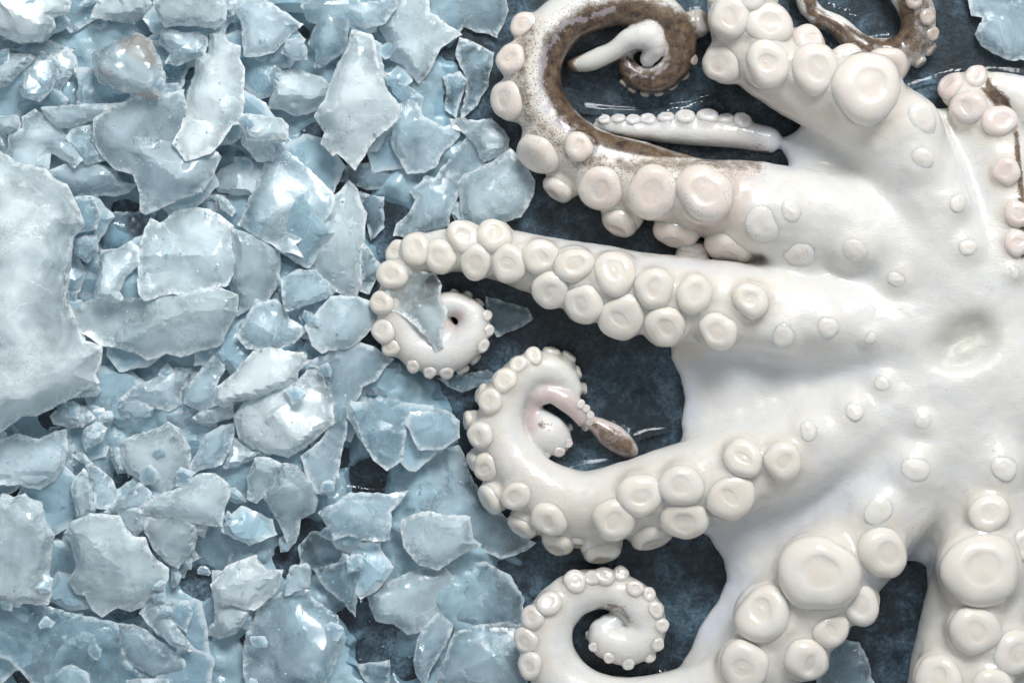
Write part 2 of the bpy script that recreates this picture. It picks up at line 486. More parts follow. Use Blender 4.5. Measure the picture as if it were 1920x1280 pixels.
# suckers: x, y (as seen), radius, then a = style: n normal, s soft and low, e seen edge-on at the side of the arm; hue
SUCK = {
    'cream': [(1313, 43, 25), (1370, 33, 40), (1440, 47, 44), (1360, 117, 40), (1440, 120, 44), (1527, 130, 52), (1623, 168, 74), (1723, 228, 44, 's'),
              (1408, -10, 34), (1350, -20, 30)],
    'peach': [(962, 112, 31), (955, 188, 38), (984, 48, 27), (1012, 286, 44), (1046, 358, 31), (1128, 350, 50), (1225, 360, 56), (1322, 362, 60),
              (1163, 412, 38), (1269, 432, 42), (1300, 470, 30), (1370, 458, 52), (1086, 275, 28), (1433, 420, 48, 's'), (1500, 470, 44, 's'), (1600, 472, 34, 's'),
              (1480, 395, 30, 's')],
    'back': [(1513, 80, 34), (1660, 124, 42), (1588, 112, 30)],
    'ivory': [(781, 468, 31), (826, 481, 31), (870, 446, 33), (893, 490, 33), (927, 446, 34), (957, 494, 36), (1013, 482, 34), (1077, 498, 36), (1033, 542, 36),
              (1097, 568, 40), (1153, 514, 42), (1167, 592, 44), (1227, 541, 38), (1247, 608, 42), (1302, 552, 36), (1347, 618, 38), (1407, 563, 35),
              (1467, 627, 33, 's'), (1550, 614, 29, 's'), (1630, 634, 17, 's'), (746, 474, 25), (736, 516, 28), (718, 568, 22), (722, 620, 23), (735, 650, 18)],
    'tipd': [(775, 686, 12), (806, 697, 12), (837, 697, 13), (867, 692, 12), (890, 672, 12), (905, 648, 12), (914, 620, 11), (913, 592, 10), (900, 566, 9), (878, 550, 9), (852, 545, 8)],
    'ivory2': [(1393, 860, 37), (1467, 864, 36), (1277, 910, 41), (1370, 930, 44), (1200, 927, 42), (1153, 970, 42), (1283, 968, 43), (1220, 1000, 43),
               (1127, 1030, 36), (1088, 1010, 32), (1047, 1012, 33), (982, 984, 31), (1030, 972, 34), (970, 928, 28), (921, 934, 30), (914, 874, 29), (884, 866, 19),
               (904, 815, 27), (879, 788, 17), (920, 752, 25), (904, 738, 17), (947, 714, 21), (972, 684, 16), (1001, 668, 16), (1034, 662, 17), (1066, 670, 14),
               (1082, 698, 12), (1094, 728, 10), (1516, 808, 26, 's'), (1600, 770, 27, 's'), (1655, 720, 22, 's')],
    'pearl': [(1715, 880, 36, 's'), (1647, 958, 38, 's'), (1880, 876, 34, 's'), (1853, 962, 37), (1533, 1076, 80), (1434, 1152, 62), (1652, 1034, 52), (1838, 1068, 80),
              (1396, 1246, 48), (1510, 1234, 44), (1610, 1130, 40), (1914, 1022, 30), (1826, 1180, 52), (1900, 1222, 46), (1556, 1180, 36), (1760, 1270, 46), (1860, 1290, 40),
              (1683, 524, 26, 's'), (1813, 464, 25, 's'), (1730, 792, 22, 's'), (1727, 300, 30, 's'), (1793, 380, 26, 's')],
    'rose': [(1787, 165, 30), (1817, 202, 34), (1873, 228, 32), (1830, 148, 22), (1887, 322, 27), (1908, 402, 26), (1905, 456, 22), (1900, 512, 18, 's')],
    'tipf': [(1000, 1158, 22), (1030, 1132, 21), (1078, 1090, 20), (1110, 1084, 15), (1133, 1081, 18), (1163, 1076, 15), (1190, 1104, 15), (1216, 1114, 13), (1229, 1143, 15), (1240, 1172, 13),
             (1233, 1208, 12), (1218, 1229, 11), (1178, 1243, 11), (1142, 1232, 10), (1114, 1212, 9), (1103, 1190, 8), (990, 1200, 23), (996, 1247, 24)],
    'frill': [(1088, 758, 8), (1098, 766, 8), (1106, 778, 8), (1106, 790, 8), (1097, 800, 7), (1085, 805, 7), (1070, 800, 6), (1024, 850, 9), (1048, 846, 10), (1064, 830, 9)],
    'tipb': [(1133, 226, 11), (1159, 224, 12), (1187, 226, 13), (1215, 226, 14), (1249, 223, 15), (1285, 221, 17), (1327, 220, 18), (1362, 224, 16), (1392, 228, 17)],
    'dark': [(1713, 2, 15), (1738, 33, 14), (1748, 64, 13), (1744, 92, 13), (1724, 116, 12), (1693, 128, 11)],
    'darkb': [(1161, 164, 8), (1181, 172, 9), (1209, 178, 9), (1236, 176, 9), (1262, 162, 9), (1288, 144, 9), (1300, 112, 9)],
}
HUE = {'cream': (0.69, 0.635, 0.58), 'peach': (0.69, 0.60, 0.535), 'back': (0.66, 0.57, 0.52), 'ivory': (0.69, 0.645, 0.57), 'tipd': (0.62, 0.58, 0.55), 'ivory2': (0.69, 0.645, 0.57),
       'pearl': (0.69, 0.65, 0.59), 'rose': (0.66, 0.55, 0.51), 'tipf': (0.63, 0.59, 0.55), 'tipb': (0.64, 0.63, 0.66), 'frill': (0.62, 0.53, 0.51), 'dark': (0.62, 0.54, 0.48), 'darkb': (0.52, 0.45, 0.39)}
FREC = {'cream': 0.25, 'peach': 0.9, 'back': 0.3, 'rose': 0.5, 'tipd': 0.25, 'tipf': 0.2, 'tipb': 0.6, 'dark': 1.0, 'darkb': 1.0}
placed = []
F0 = F.copy()
for fam, lst in SUCK.items():
    for s in lst:
        sx, sy, r = s[:3]
        st = s[3] if len(s) > 3 else 'n'
        if st == 'n': r = r * (1.0 if r > 48 else 1.10 if r > 24 else 1.22)
        zt = 60.0
        for _ in range(3):
            ax, ay = unp(sx, sy, zt)
            t_ = top_of(F0, ax, ay)
            if t_ is None: break
            zt = t_
        inside = t_ is not None and t_ > 0.5 * r
        if not inside:
            zt = max(16.0, min(72.0, 1.5 * r))
            ax, ay = unp(sx, sy, zt)
        want = np.array([ax, ay, zt], float)
        p = np.array([ax, ay, zt], float)
        for _ in range(6):
            d = sample(F0, p)
            if abs(d) < 0.3: break
            p = p - grad(F0, p) * d * 0.9
        g = grad(F0, p, 8.0)
        up = 0.55 if inside else 0.32
        off_ = np.linalg.norm(want - p)
        if not inside and off_ > 0.12 * r:
            p = p + (want - p) * min(1.0, 0.75 * r / off_)
            st = 'o'
        nrm = g * (1 - up) + np.array([0, 0, 1.0]) * up
        nrm /= np.linalg.norm(nrm)
        placed.append((fam, p, nrm, r, st))
# swell the skin under each sucker so that it grows out of the arm
for fam, p, nrm, r, st in placed:
    low = st == 's'
    c = p - nrm * r * (0.32 if not low else 0.62)
    R = r * (1.0 if not low else 1.02)
    cut = r * (0.25 if not low else 0.26)
    sl = box_idx(c - R - 44, c + R + 44)
    if any(s_.stop <= s_.start for s_ in sl): continue
    ex = gx[sl[0]][:, None, None]; ey = gy[sl[1]][None, :, None]; ez = gz[sl[2]][None, None, :]
    d = np.sqrt((ex - c[0]) ** 2 + (ey - c[1]) ** 2 + (ez - c[2]) ** 2) - R
    pl_ = (ex - p[0]) * nrm[0] + (ey - p[1]) * nrm[1] + (ez - p[2]) * nrm[2] - cut
    d = -smin(-d, -pl_, 0.22 * r)
    F[sl] = smin(F[sl], d.astype(np.float32), 0.24 * r if not low else 0.9 * r)
PF = []
for fam, p, nrm, r, st in placed:
    if st == 's':
        q_ = p + nrm * 0.3 * r
        for _ in range(8):
            q_ = q_ - nrm * sample(F, q_) * 0.8
        g_ = grad(F, q_, 7.0) * 0.7 + nrm * 0.3
        p, nrm = q_, g_ / np.linalg.norm(g_)
    PF.append((fam, p, nrm, r, st))
placed = PF
# lies on the slate
F = np.maximum(F, (-z - 1.0).astype(np.float32) + np.zeros_like(F))
F[0], F[-1], F[:, 0], F[:, -1], F[:, :, 0], F[:, :, -1] = 9, 9, 9, 9, 9, 9


def surface_nets(G):
    ins = G < 0
    nx, ny, nz = G.shape
    cnt = np.zeros((nx - 1, ny - 1, nz - 1), np.uint8)
    for dx in (0, 1):
        for dy in (0, 1):
            for dz in (0, 1):
                cnt += ins[dx:nx - 1 + dx, dy:ny - 1 + dy, dz:nz - 1 + dz]
    act = (cnt > 0) & (cnt < 8)
    I, J, K = np.nonzero(act)
    idx = np.full(act.shape, -1, np.int64)
    idx[I, J, K] = np.arange(len(I))
    acc = np.zeros((len(I), 3)); num = np.zeros(len(I))
    cor = [(a, b, c) for a in (0, 1) for b in (0, 1) for c in (0, 1)]
    for a in cor:
        for k in range(3):
            if a[k] == 0:
                b = list(a); b[k] = 1
                fa = G[I + a[0], J + a[1], K + a[2]].astype(float); fb = G[I + b[0], J + b[1], K + b[2]].astype(float)
                m = (fa < 0) != (fb < 0)
                t = np.where(m, fa / np.where(m, fa - fb, 1), 0)
                pt = np.array(a, float)[None, :] + t[:, None] * (np.array(b) - np.array(a))[None, :]
                acc += pt * m[:, None]; num += m
    V = np.stack([I, J, K], 1) + acc / num[:, None]
    quads = []
    for k in range(3):
        o1, o2 = (k + 1) % 3, (k + 2) % 3
        a = ins[tuple(slice(0, -1) if d == k else slice(None) for d in range(3))]
        b = ins[tuple(slice(1, None) if d == k else slice(None) for d in range(3))]
        e = np.stack(np.nonzero(a != b), 1)
        e = e[(e[:, o1] > 0) & (e[:, o2] > 0) & (e[:, o1] < G.shape[o1] - 1) & (e[:, o2] < G.shape[o2] - 1)]
        flip = a[e[:, 0], e[:, 1], e[:, 2]]
        q = []
        for (d1, d2) in ((0, 0), (-1, 0), (-1, -1), (0, -1)):
            c = e.copy(); c[:, o1] += d1; c[:, o2] += d2
            q.append(idx[c[:, 0], c[:, 1], c[:, 2]])
        q = np.stack(q, 1)
        q[~flip] = q[~flip][:, ::-1]
        quads.append(q)
    Q = np.concatenate(quads)
    return V, Q[(Q >= 0).all(1)]


V, Q = surface_nets(F)
V = V * VX + np.array([X0, Y0, Z0])
# a little relaxation of the mesh
E = np.concatenate([Q[:, [0, 1]], Q[:, [1, 2]], Q[:, [2, 3]], Q[:, [3, 0]]])
for _ in range(2):
    acc = np.zeros_like(V); num = np.zeros(len(V))
    for c in range(3):
        acc[:, c] = np.bincount(E[:, 0], V[E[:, 1], c], len(V)) + np.bincount(E[:, 1], V[E[:, 0], c], len(V))
    num = np.bincount(E[:, 0], minlength=len(V)) + np.bincount(E[:, 1], minlength=len(V))
    V = 0.5 * V + 0.5 * acc / num[:, None]


nrmV = np.zeros_like(V)
fn = np.cross(V[Q[:, 2]] - V[Q[:, 0]], V[Q[:, 3]] - V[Q[:, 1]])
for c in range(3):
    for k in range(4):
        nrmV[:, c] += np.bincount(Q[:, k], fn[:, c], len(V))
nrmV /= np.linalg.norm(nrmV, axis=1)[:, None] + 1e-9
if (nrmV[:, 2] * (V[:, 2] > 60)).sum() < 0: nrmV = -nrmV
rel = np.array([2.0 * noise.noise(Vector((p[0] * 0.02, p[1] * 0.02, p[2] * 0.02))) + 0.9 * noise.noise(Vector((p[0] * 0.055, p[1] * 0.055, p[2] * 0.055 + 7))) for p in V])
V = V + nrmV * rel[:, None]


def line_mask(V, pts, soft=0.5):
    """1 on a band round a seen polyline (x, y, half-width), 0 outside"""
    best = np.full(len(V), 9.0)
    sx = 960 + (V[:, 0] - 960) / (1 - V[:, 2] / H); sy = 640 + (V[:, 1] - 640) / (1 - V[:, 2] / H)
    for a, b in zip(pts[:-1], pts[1:]):
        dx, dy = b[0] - a[0], b[1] - a[1]
        t = np.clip(((sx - a[0]) * dx + (sy - a[1]) * dy) / (dx * dx + dy * dy + 1e-6), 0, 1)
        w = a[2] + t * (b[2] - a[2])
        best = np.minimum(best, np.hypot(sx - a[0] - t * dx, sy - a[1] - t * dy) / w)
    return np.clip((1 + soft - best) / (2 * soft), 0, 1)


pig = line_mask(V, [(1440, 288, 5), (1330, 290, 10), (1200, 280, 16), (1110, 256, 20), (1062, 218, 22), (1040, 150, 34), (1056, 90, 46), (1115, 50, 50), (1200, 34, 50), (1268, 60, 46), (1288, 110, 34), (1250, 152, 30), (1190, 158, 24), (1172, 120, 20)], 0.55)
pig = np.maximum(pig, 0.62 * line_mask(V, [(990, 60, 30), (975, 150, 26), (1000, 240, 30), (1100, 300, 34), (1200, 310, 30), (1330, 305, 26), (1420, 310, 20)], 0.8))
pig = np.maximum(pig, line_mask(V, [(1515, -20, 18), (1522, 20, 12), (1560, 40, 7), (1620, 80, 16), (1660, 92, 18), (1700, 66, 22), (1702, 0, 20)], 0.6))
pig = np.maximum(pig, 0.75 * line_mask(V, [(1540, 40, 20), (1610, 95, 26), (1670, 115, 26), (1725, 80, 26), (1730, -10, 26)], 0.6))
pig = np.maximum(pig, line_mask(V, [(1838, 132, 6), (1852, 165, 13), (1880, 195, 16), (1895, 235, 12)], 0.5))
pig = np.maximum(pig, 0.8 * line_mask(V, [(1905, 250, 6), (1915, 360, 8), (1918, 480, 6)], 0.5))
pig = np.maximum(pig, 0.66 * line_mask(V, [(1112, 1150, 5), (1135, 1136, 11), (1165, 1142, 11), (1182, 1165, 5)], 0.6))
pig = np.maximum(pig, 0.74 * line_mask(V, [(1112, 795, 6), (1140, 815, 22), (1175, 838, 22)], 0.5))
pig = np.maximum(pig, 0.7 * line_mask(V, [(1015, 795, 8), (1030, 800, 8)], 0.6))
pig = np.maximum(pig, 0.45 * line_mask(V, [(1420, 250, 8), (1428, 272, 6), (1390, 284, 5)], 0.6))
pig = pig * (1 - line_mask(V, [(1076, 122, 15), (1110, 114, 20), (1150, 96, 19), (1180, 74, 22), (1216, 68, 27), (1228, 88, 23), (1214, 110, 14)], 0.3) * np.clip((V[:, 2] - 46) / 12, 0, 1))
blush = line_mask(V, [(995, 800, 12), (1000, 755, 12), (1030, 735, 18), (1075, 765, 24), (1100, 790, 24), (1170, 835, 24)], 0.6)
blush = np.maximum(blush, line_mask(V, [(845, 610, 10), (862, 590, 10)], 0.9))
blush = np.maximum(blush, 0.5 * line_mask(V, [(1260, 420, 40), (1330, 440, 40), (1400, 300, 30)], 0.8))
silver = line_mask(V, [(1150, 18, 8), (1060, 45, 8), (1020, 100, 12), (1010, 160, 14), (1035, 215, 14), (1090, 265, 16), (1150, 290, 12)], 0.7)
silver = np.maximum(silver, line_mask(V, [(1170, 105, 5), (1185, 140, 6), (1220, 148, 6), (1255, 120, 5)], 0.6))
silver = np.maximum(silver, 0.8 * line_mask(V, [(1610, 70, 5), (1660, 98, 5), (1700, 90, 8)], 0.6))
memb = np.zeros(len(V))
for pl in ([(1245, 672, 20), (1284, 720, 22), (1290, 780, 20)], [(1300, 990, 26), (1360, 1050, 34), (1375, 1110, 30), (1330, 1180, 24)], [(1640, 1080, 20), (1692, 1040, 26), (1742, 1060, 20)], [(1430, 240, 22), (1480, 275, 30)]):
    memb = np.maximum(memb, line_mask(V, pl, 0.95))
memb = np.maximum(memb, 0.6 * line_mask(V, [(1400, 1000, 30), (1560, 940, 24), (1680, 880, 20)], 1.0))
memb = np.maximum(memb, 0.5 * line_mask(V, [(1300, 690, 30), (1460, 700, 20), (1640, 690, 10)], 1.0))
memb = np.maximum(memb, 0.5 * line_mask(V, [(1040, 450, 12), (1200, 488, 12), (1400, 500, 12)], 1.0))
warm = np.zeros(len(V))
warm = np.maximum(warm, 0.75 * line_mask(V, [(840, 520, 22), (960, 540, 30), (1060, 585, 30), (1180, 645, 26), (1300, 660, 18)], 0.9))  # bands on the arms' lower sides: warm shade painted into the skin
warm = np.maximum(warm, 0.5 * line_mask(V, [(1000, 960, 60), (1150, 1000, 50), (1300, 960, 30)], 1.0))
warm = np.maximum(warm, 0.55 * line_mask(V, [(1380, 200, 40), (1500, 215, 40), (1640, 230, 30)], 0.9))
warm = np.maximum(warm, 0.6 * line_mask(V, [(1080, 330, 40), (1200, 400, 60), (1400, 440, 40)], 0.9))
for fam, p, nrm, r, st in placed:
    dd_ = np.sqrt(((V - p) ** 2).sum(1)) / r
    amt = {'s': 0.12}.get(st, 0.50) * (1.15 if fam in ('peach', 'rose') else 1.0)
    if fam in ('dark', 'darkb', 'tipb', 'frill'): continue
    warm = np.maximum(warm, amt * np.clip((1.75 - dd_) / 0.8, 0, 1))
muzz = line_mask(V, [(1785, 642, 34), (1838, 618, 34)], 0.9)

body_root = bpy.data.objects.new('octopus', None)
C.objects.link(body_root)
body_root.location = W(1790, 640, 0)
tag(body_root, 'whole raw pale octopus lying suckers up on wet dark slate beside ice', 'octopus')
bpy.context.view_layer.update()
inv = body_root.matrix_world.inverted()
me = bpy.data.meshes.new('body')
vw = np.empty_like(V)
vw[:, 0] = (V[:, 0] - 960) * U; vw[:, 1] = (640 - V[:, 1]) * U; vw[:, 2] = V[:, 2] * U
vw -= np.array(body_root.location)
Qf = Q[:, ::-1]
me.vertices.add(len(vw)); me.vertices.foreach_set('co', vw.ravel())
me.loops.add(len(Qf) * 4); me.loops.foreach_set('vertex_index', Qf.ravel().astype(np.int32))
me.polygons.add(len(Qf)); me.polygons.foreach_set('loop_start', np.arange(0, len(Qf) * 4, 4, dtype=np.int32))
me.update(calc_edges=True); me.validate()
for nm, ar in (('pig', pig), ('blush', blush), ('memb', memb), ('warm', warm), ('silver', silver), ('muzz', muzz), ('dull', line_mask(V, [(1785, 650, 75), (1838, 626, 75)], 0.35))):
    a = me.attributes.new(nm, 'FLOAT', 'POINT'); a.data.foreach_set('value', ar.astype(np.float32))
link('body', me, M_SKIN, body_root)


def sucker_mesh(v):
    """a fleshy dome with a rim and a shallow cup; v makes each variant uneven"""
    R = random.Random(100 + v)
    low = v >= 14
    prof = [(0.80, -0.30), (0.88, -0.16), (0.925, -0.02), (0.93, 0.10), (0.905, 0.21), (0.855, 0.31), (0.78, 0.40), (0.68, 0.47), (0.57, 0.51), (0.49, 0.522), (0.44, 0.519),
            (0.405, 0.508), (0.365, 0.50), (0.26, 0.50), (0.14, 0.507), (0.05, 0.51)]
    if low:
        prof = [(r, (z * 0.20 if z > 0 else z * 0.6) + 0.03 - r * r / 4.2) for r, z in prof]
    deep = R.choice((0.0, 0.1, 0.2, 0.5))
    prof = [(r, z if low or r > 0.6 or z < 0.1 else z - (0.6 - r) * 0.13 * deep) for r, z in prof]
    n = 28
    ov = R.uniform(-0.10, 0.10); ph = R.uniform(0, 6.3); ox, oy = R.uniform(-0.14, 0.14), R.uniform(-0.14, 0.14)
    slit = R.choice((1.0, 1.0, 0.75, 0.5)); sa = R.uniform(0, 3.14)
    vs, cup, top_ = [], [], []
    for (r, z_) in prof:
        for k in range(n):
            a = 2 * math.pi * k / n
            rr = r * (1 + ov * math.cos(2 * (a - ph)) + 0.03 * math.sin(3 * a + ph) + 0.012 * math.sin(5 * a + 2 * ph) + 0.05 * noise.noise(Vector((math.cos(a) * 1.2, math.sin(a) * 1.2, v * 2.7 + z_))))
            x_, y_ = rr * math.cos(a), rr * math.sin(a)
            m = max(0.0, 1 - r / 0.75)
            if r < 0.5:
                cs, sn = math.cos(sa), math.sin(sa)
                p_, q_ = x_ * cs + y_ * sn, -x_ * sn + y_ * cs
                q_ *= slit
                x_, y_ = p_ * cs - q_ * sn, p_ * sn + q_ * cs
            zz = z_ + 0.05 * noise.noise(Vector((x_ * 2, y_ * 2, v * 3.1))) * (1 if z_ > 0 else 0)
            vs.append((x_ + ox * m, y_ + oy * m, zz))
            cup.append(1.0 if r <= 0.36 else 0.0); top_.append(max(0.0, min(1.0, (z_ + 0.0) / 0.4) if not low else 0.6))
    vs.append((ox, oy, prof[-1][1] + 0.002)); cup.append(1.0); top_.append(1.0)
    fs = []
    for i in range(len(prof) - 1):
        for k in range(n):
            a, b = i * n + k, i * n + (k + 1) % n
            fs.append((a, b, b + n, a + n))
    L = (len(prof) - 1) * n
    for k in range(n):
        fs.append((L + k, L + (k + 1) % n, len(vs) - 1))
    m = bpy.data.meshes.new('sucker')
    m.from_pydata(vs, [], fs)
    at = m.attributes.new('cup', 'FLOAT', 'POINT'); at.data.foreach_set('value', cup)
    at = m.attributes.new('crown', 'FLOAT', 'POINT'); at.data.foreach_set('value', top_)
    return m


SM = [sucker_mesh(v) for v in range(18)]
for k, (fam, p, nrm, r, st) in enumerate(placed):
    m = SM[14 + k % 4] if st == 's' else SM[(k * 5) % 14]
    o = link('sucker', m, M_SUCK, body_root)
    h = HUE[fam]
    j = rnd.uniform(-0.02, 0.02)
    wmix = 0.85 if st == 's' else rnd.uniform(0, 0.2)
    o.color = (h[0] + j + (0.67 - h[0]) * wmix, h[1] + j + (0.665 - h[1]) * wmix, h[2] + j + (0.65 - h[2]) * wmix, 1)
    o['freckle'] = FREC.get(fam, 0.08)
    o['brown'] = 0.45 if fam in ('dark', 'darkb') else 0.0
    nw = (Vector((nrm[0], -nrm[1], nrm[2])) + Vector((rnd.gauss(0, 0.10), rnd.gauss(0, 0.10), 0))).normalized()
    rot = nw.to_track_quat('Z', 'Y').to_matrix() @ Matrix.Rotation(rnd.uniform(0, 6.28), 3, 'Z')
    s = r * U * (1.0 - p[2] / H) * (0.76 if st == 's' else 0.99)
    loc = Vector(W(*p)) - Vector(body_root.location) - nw * ({'s': -0.03}.get(st, -0.04) * r * U)
    o.matrix_local = Matrix.Translation(loc) @ rot.to_4x4() @ Matrix.Diagonal((s * rnd.uniform(0.96, 1.04), s * rnd.uniform(0.96, 1.04), s * rnd.uniform(0.85, 1.05) * {'s': 1.0, 'o': 1.0}.get(st, 1.0), 1))

# ------------------------------------------------------------------ ice
CELL = 8.0
HMX, HMY = -120.0, -120.0
NXH, NYH = 280, 200
hm = np.zeros((NXH, NYH), np.float32)
body_h = np.zeros((NXH, NYH), np.float32)
hx = HMX + (np.arange(NXH) + 0.5) * CELL
hy = HMY + (np.arange(NYH) + 0.5) * CELL
HXX, HYY = np.meshgrid(hx, hy, indexing='ij')


def jag(poly, R, amp, target):
    pts = [np.array(p, float) for p in poly]
    lev = 0
    while lev < 5:
        out = []; longest = 0
        for a, b in zip(pts, pts[1:] + pts[:1]):
            L = np.hypot(*(b - a))
            out.append(a)
            if L > target:
                nrm = np.array([-(b - a)[1], (b - a)[0]]) / L
                out.append((a + b) / 2 + nrm * R.gauss(0, 1) * amp * (0.3, 0.5, 0.9, 1.2, 1.2)[lev] * L)
                longest = max(longest, L / 2)
        pts = out; lev += 1
        if longest <= target: break
    return pts


def shard_mesh(poly, thick, seed, tilt, amp=0.055, step=8.0, facets=3, smoothness=0.0):
    """closed chip of ice from an outline: bevelled broken rim, faceted upper face, flatter lower face. Local coordinates, layout units."""
    R = random.Random(seed)
    cx = sum(p[0] for p in poly) / len(poly); cy = sum(p[1] for p in poly) / len(poly)
    loc = [(p[0] - cx, p[1] - cy) for p in poly]
    ring = jag(loc, R, amp, step * 1.1)
    ring = [tuple(p) for p in ring]
    xs = [p[0] for p in ring]; ys = [p[1] for p in ring]
    gx_, gy_ = np.meshgrid(np.arange(min(xs) + step / 2, max(xs), step), np.arange(min(ys) + step / 2, max(ys), step), indexing='ij')
    gx_ = gx_ + nrng.uniform(-0.3, 0.3, gx_.shape) * step; gy_ = gy_ + nrng.uniform(-0.3, 0.3, gy_.shape) * step
    d = -poly_sdf(gx_.ravel(), gy_.ravel(), ring)
    keep = d > step * 0.55
    inner = list(zip(gx_.ravel()[keep], gy_.ravel()[keep])); di = d[keep]
    pts = [Vector(p) for p in ring] + [Vector(p) for p in inner]
    n = len(ring)
    vo, eo, fo, ovi, _, _ = geometry.delaunay_2d_cdt(pts, [], [list(range(n))], 1, 1e-4)
    dd = np.zeros(len(vo)); isr = np.zeros(len(vo), bool)
    for i, src in enumerate(ovi):
        if src and min(src) >= n:
            dd[i] = di[min(src) - n]
        else:
            isr[i] = True
    size = math.sqrt(max(1.0, (max(xs) - min(xs)) * (max(ys) - min(ys))))
    bev = max(6.0, min(0.13 * size, thick * 0.7)) * R.uniform(0.6, 1.3)
    P2 = np.array([(v.x, v.y) for v in vo])
    planes = []
    for _ in range(facets):
        a = R.uniform(0, 6.283); s = R.uniform(0.15, 0.6)
        planes.append((math.cos(a) * s, math.sin(a) * s, R.uniform(-0.12, 0.30) * thick))
    f = np.full(len(P2), 0.30 * thick)
    for (a, b, c) in planes:
        f = np.minimum(f, P2[:, 0] * a + P2[:, 1] * b + c)
    f = np.maximum(f, -0.45 * thick)
    # a few conchoidal steps in the upper face
    sa_ = R.uniform(0, 6.283); sp = R.uniform(-0.25, 0.25) * size
    side = P2[:, 0] * math.cos(sa_) + P2[:, 1] * math.sin(sa_) - sp + 0.10 * size * np.array([noise.noise(Vector((p[0] * 0.02, p[1] * 0.02, seed))) for p in P2])
    f += np.clip(side / 7.0, 0, 1) * thick * R.uniform(-0.28, 0.12)
    nz = np.array([noise.fractal(Vector((p[0] * 0.022, p[1] * 0.022, seed * 1.7)), 0.9, 2.1, 4) for p in P2])
    nz2 = np.array([noise.noise(Vector((p[0] * 0.03, p[1] * 0.03, seed * 2.3 + 9))) for p in P2])
    prof = 1 - (1 - np.clip(dd / bev, 0, 1)) ** 1.6
    up = thick * 0.45 + prof * (0.55 * thick + f) + prof * nz * thick * 0.035
    lo = thick * 0.36 - np.clip(dd / (bev * 0.8), 0, 1) * (thick * 0.36) + nz2 * 2.0
    lo = np.minimum(lo, up - 2.5)
    nv = len(vo)
    T = P2[:, 0] * tilt[0] + P2[:, 1] * tilt[1]
    vs = [(p[0], -p[1], h) for p, h in zip(P2, up + T)]
    mid = thick * 0.42
    lowidx = {}
    for i in range(nv):
        lowidx[i] = len(vs)
        vs.append((P2[i, 0] * 0.985, -P2[i, 1] * 0.985, (lo[i] if not isr[i] else min(lo[i], up[i] - 4)) + T[i]))
    fs = []
    edge_use = {}
    for t in fo:
        t = list(t)
        a = sum(P2[t[k]][0] * P2[t[(k + 1) % len(t)]][1] - P2[t[(k + 1) % len(t)]][0] * P2[t[k]][1] for k in range(len(t)))
        if a > 0: t = t[::-1]        # y is flipped in vs
        fs.append(t)
        fs.append([lowidx[k] for k in t[::-1]])
        for k in range(len(t)):
            e = (t[k], t[(k + 1) % len(t)])
            edge_use[e] = 1
    for (a, b) in list(edge_use):
        if (b, a) not in edge_use:
            fs.append([b, a, lowidx[a], lowidx[b]])
    vs = [(x * U, y * U, z_ * U) for x, y, z_ in vs]
    m = bpy.data.meshes.new('ice_shard')
    m.from_pydata(vs, [], fs)
    core = np.clip(dd / (0.20 * size + 4.0), 0, 1) ** 0.9 * (0.75 + 0.5 * np.abs(nz))
    ac = m.attributes.new('core', 'FLOAT', 'POINT')
    ac.data.foreach_set('value', np.concatenate([core, core]).astype(np.float32))
    ed = np.exp(-dd / 3.2)
    at = m.attributes.new('edge', 'FLOAT', 'POINT')
    at.data.foreach_set('value', np.concatenate([ed, ed]).astype(np.float32))
    m.update()
    m.polygons.foreach_set('use_smooth', [True] * len(m.polygons))
    m.set_sharp_from_angle(angle=math.radians(19))
    return m, (cx, cy), P2, up


def poly_mask(poly):
    xs = [p[0] for p in poly]; ys = [p[1] for p in poly]
    i0 = max(0, int((min(xs) - HMX) / CELL)); i1 = min(NXH, int((max(xs) - HMX) / CELL) + 1)
    j0 = max(0, int((min(ys) - HMY) / CELL)); j1 = min(NYH, int((max(ys) - HMY) / CELL) + 1)
    if i1 <= i0 or j1 <= j0: return None
    sub = poly_sdf(HXX[i0:i1, j0:j1], HYY[i0:i1, j0:j1], poly)
    return (slice(i0, i1), slice(j0, j1)), sub


ice_n = [0]


